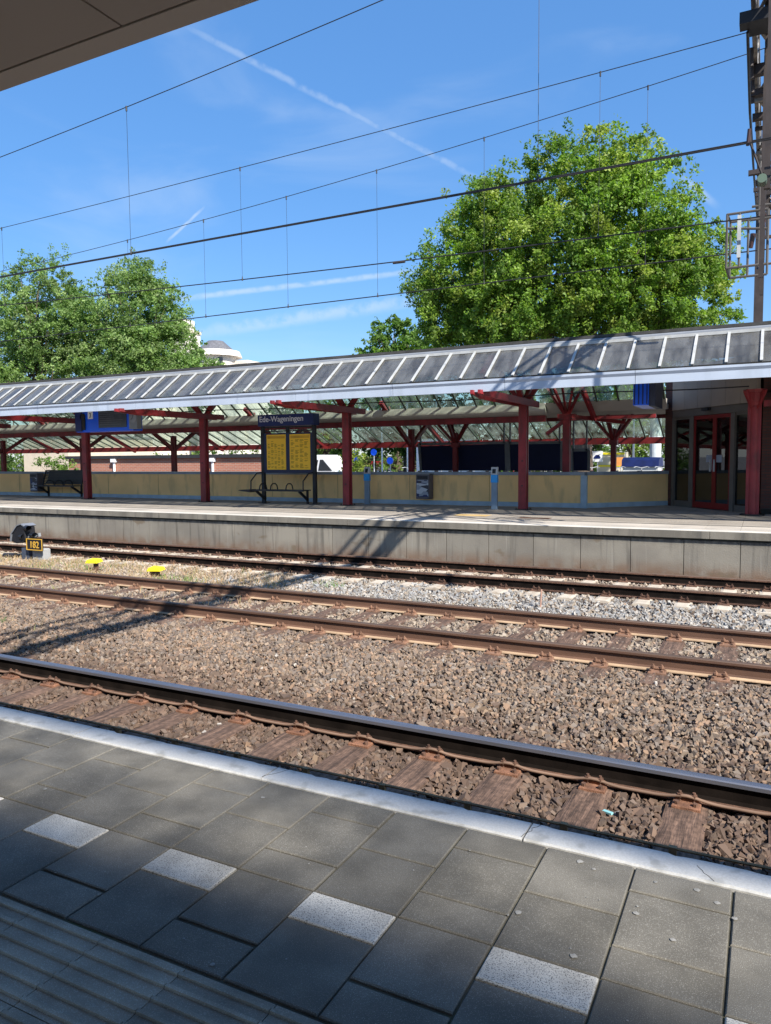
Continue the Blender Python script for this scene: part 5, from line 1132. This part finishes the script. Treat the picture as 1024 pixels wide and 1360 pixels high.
mb = MB(); mb.prismx([(37.2, .85), (37.25, 1.18), (37.7, 1.30), (38.6, 1.28), (38.9, .85)], -6.25, -4.55); mb.build('tarpaulin', TARP, tr_)
mb = MB(); mb.box(-6.2, -4.6, 37.3, 38.8, -.4, .849); mb.build('body', mat('pale_trailer', (.5, .5, .48), .6, var=.2, scale=2), tr_)
for x in (-5.9, -4.9):
    mb = MB(); mb.cyl((x, 37.2, -.85), (x, 37.4, -.85), .38, n=14); mb.build('wheel', BLACKM, tr_)
kk = empty('kiosk', (-8.1, 46, .1), 'pale cream kiosk with yellow band behind the rear column at right', 'kiosk')
mb = MB(); mb.box(-9.0, -7.5, 45.5, 47, .1, 1.62); mb.build('body', mat('kiosk_cream', (.60, .55, .42), .7, var=.12, scale=1.5), kk); mb = MB(); mb.box(-9.03, -7.47, 45.44, 45.49, 1.46, 1.58); mb.build('band', YELLOW, kk)
mb = MB(); mb.box(-9.03, -7.47, 45.44, 45.49, .75, .85); mb.build('band', YELLOW, kk)


g = MB(); g.box(-15, 1.5, 27.5, 32.5, -1.25, -.10); tag(g.build('rear_plaza', mat('plaza_paving', (.36, .33, .29), .9, var=.15)), kind='structure')
def bicycle(x, y, rz, mt, label):
    o = empty('bicycle', (x, y, -.10), label, 'bicycle', 'bicycles parked behind the wall', rz)
    def circ(cx, r_, n=18): return [(cx + r_ * math.cos(2 * math.pi * k / n), 0, .34 + r_ * math.sin(2 * math.pi * k / n)) for k in range(n + 1)]
    for cx in (-.52, .52):
        mb = MB(); mb.tube(circ(cx, .32), .018, 5); wh = mb.build('wheel', BLACKM, o, local=True)
        mb = MB()
        for k in range(8): a = math.pi * k / 4; mb.cyl((cx, 0, .34), (cx + .31 * math.cos(a), 0, .34 + .31 * math.sin(a)), .003, n=4)
        mb.build('spokes', GREYL, wh, local=True)
    mb = MB()
    for p, q_ in (((-.52, .34), (-.15, .34)), ((-.15, .34), (-.22, .82)), ((-.52, .34), (-.2, .72)), ((-.2, .72), (.36, .78)), ((-.15, .34), (.38, .70)), ((.34, .92), (.52, .34))): mb.cyl((p[0], 0, p[1]), (q_[0], 0, q_[1]), .016, n=6)
    mb.build('frame', mt, o, local=True)
    mb = MB(); mb.tube([(.28, -.28, 1.02), (.40, -.2, 1.05), (.36, 0, 1.0), (.40, .2, 1.05), (.28, .28, 1.02)], .014, 6); mb.cyl((.36, 0, .88), (.36, 0, 1.01), .014, n=6); mb.build('handlebar', GREYL, o, local=True)
    mb = MB(); mb.prismz([(-.36, -.08), (-.36, .08), (-.1, .02), (-.1, -.02)], .86, .91); mb.build('saddle', BLACKM, o, local=True, bevel=.01)
    mb = MB(); mb.box(-.8, -.35, -.06, .06, .72, .735); mb.build('carrier', GREYL, o, local=True)
rgb = random.Random(77)
BM = [(BLACKM, 'black'), (GREYL, 'pale grey'), (CARB, 'blue'), (CARR, 'red'), (WHITE, 'white')]
for n_ in range(17):
    x = -14.2 + n_ * .82 + rgb.uniform(-.12, .12); mt_, cn = BM[rgb.randrange(5)]
    bicycle(x, 29.5 + rgb.uniform(-.2, .2), R(90 + rgb.uniform(-14, 14)), mt_, cn + ' framed bicycle behind the ochre wall, ' + ordinal(n_ + 1) + ' from the left in the rack')
bpy.context.view_layer.update()
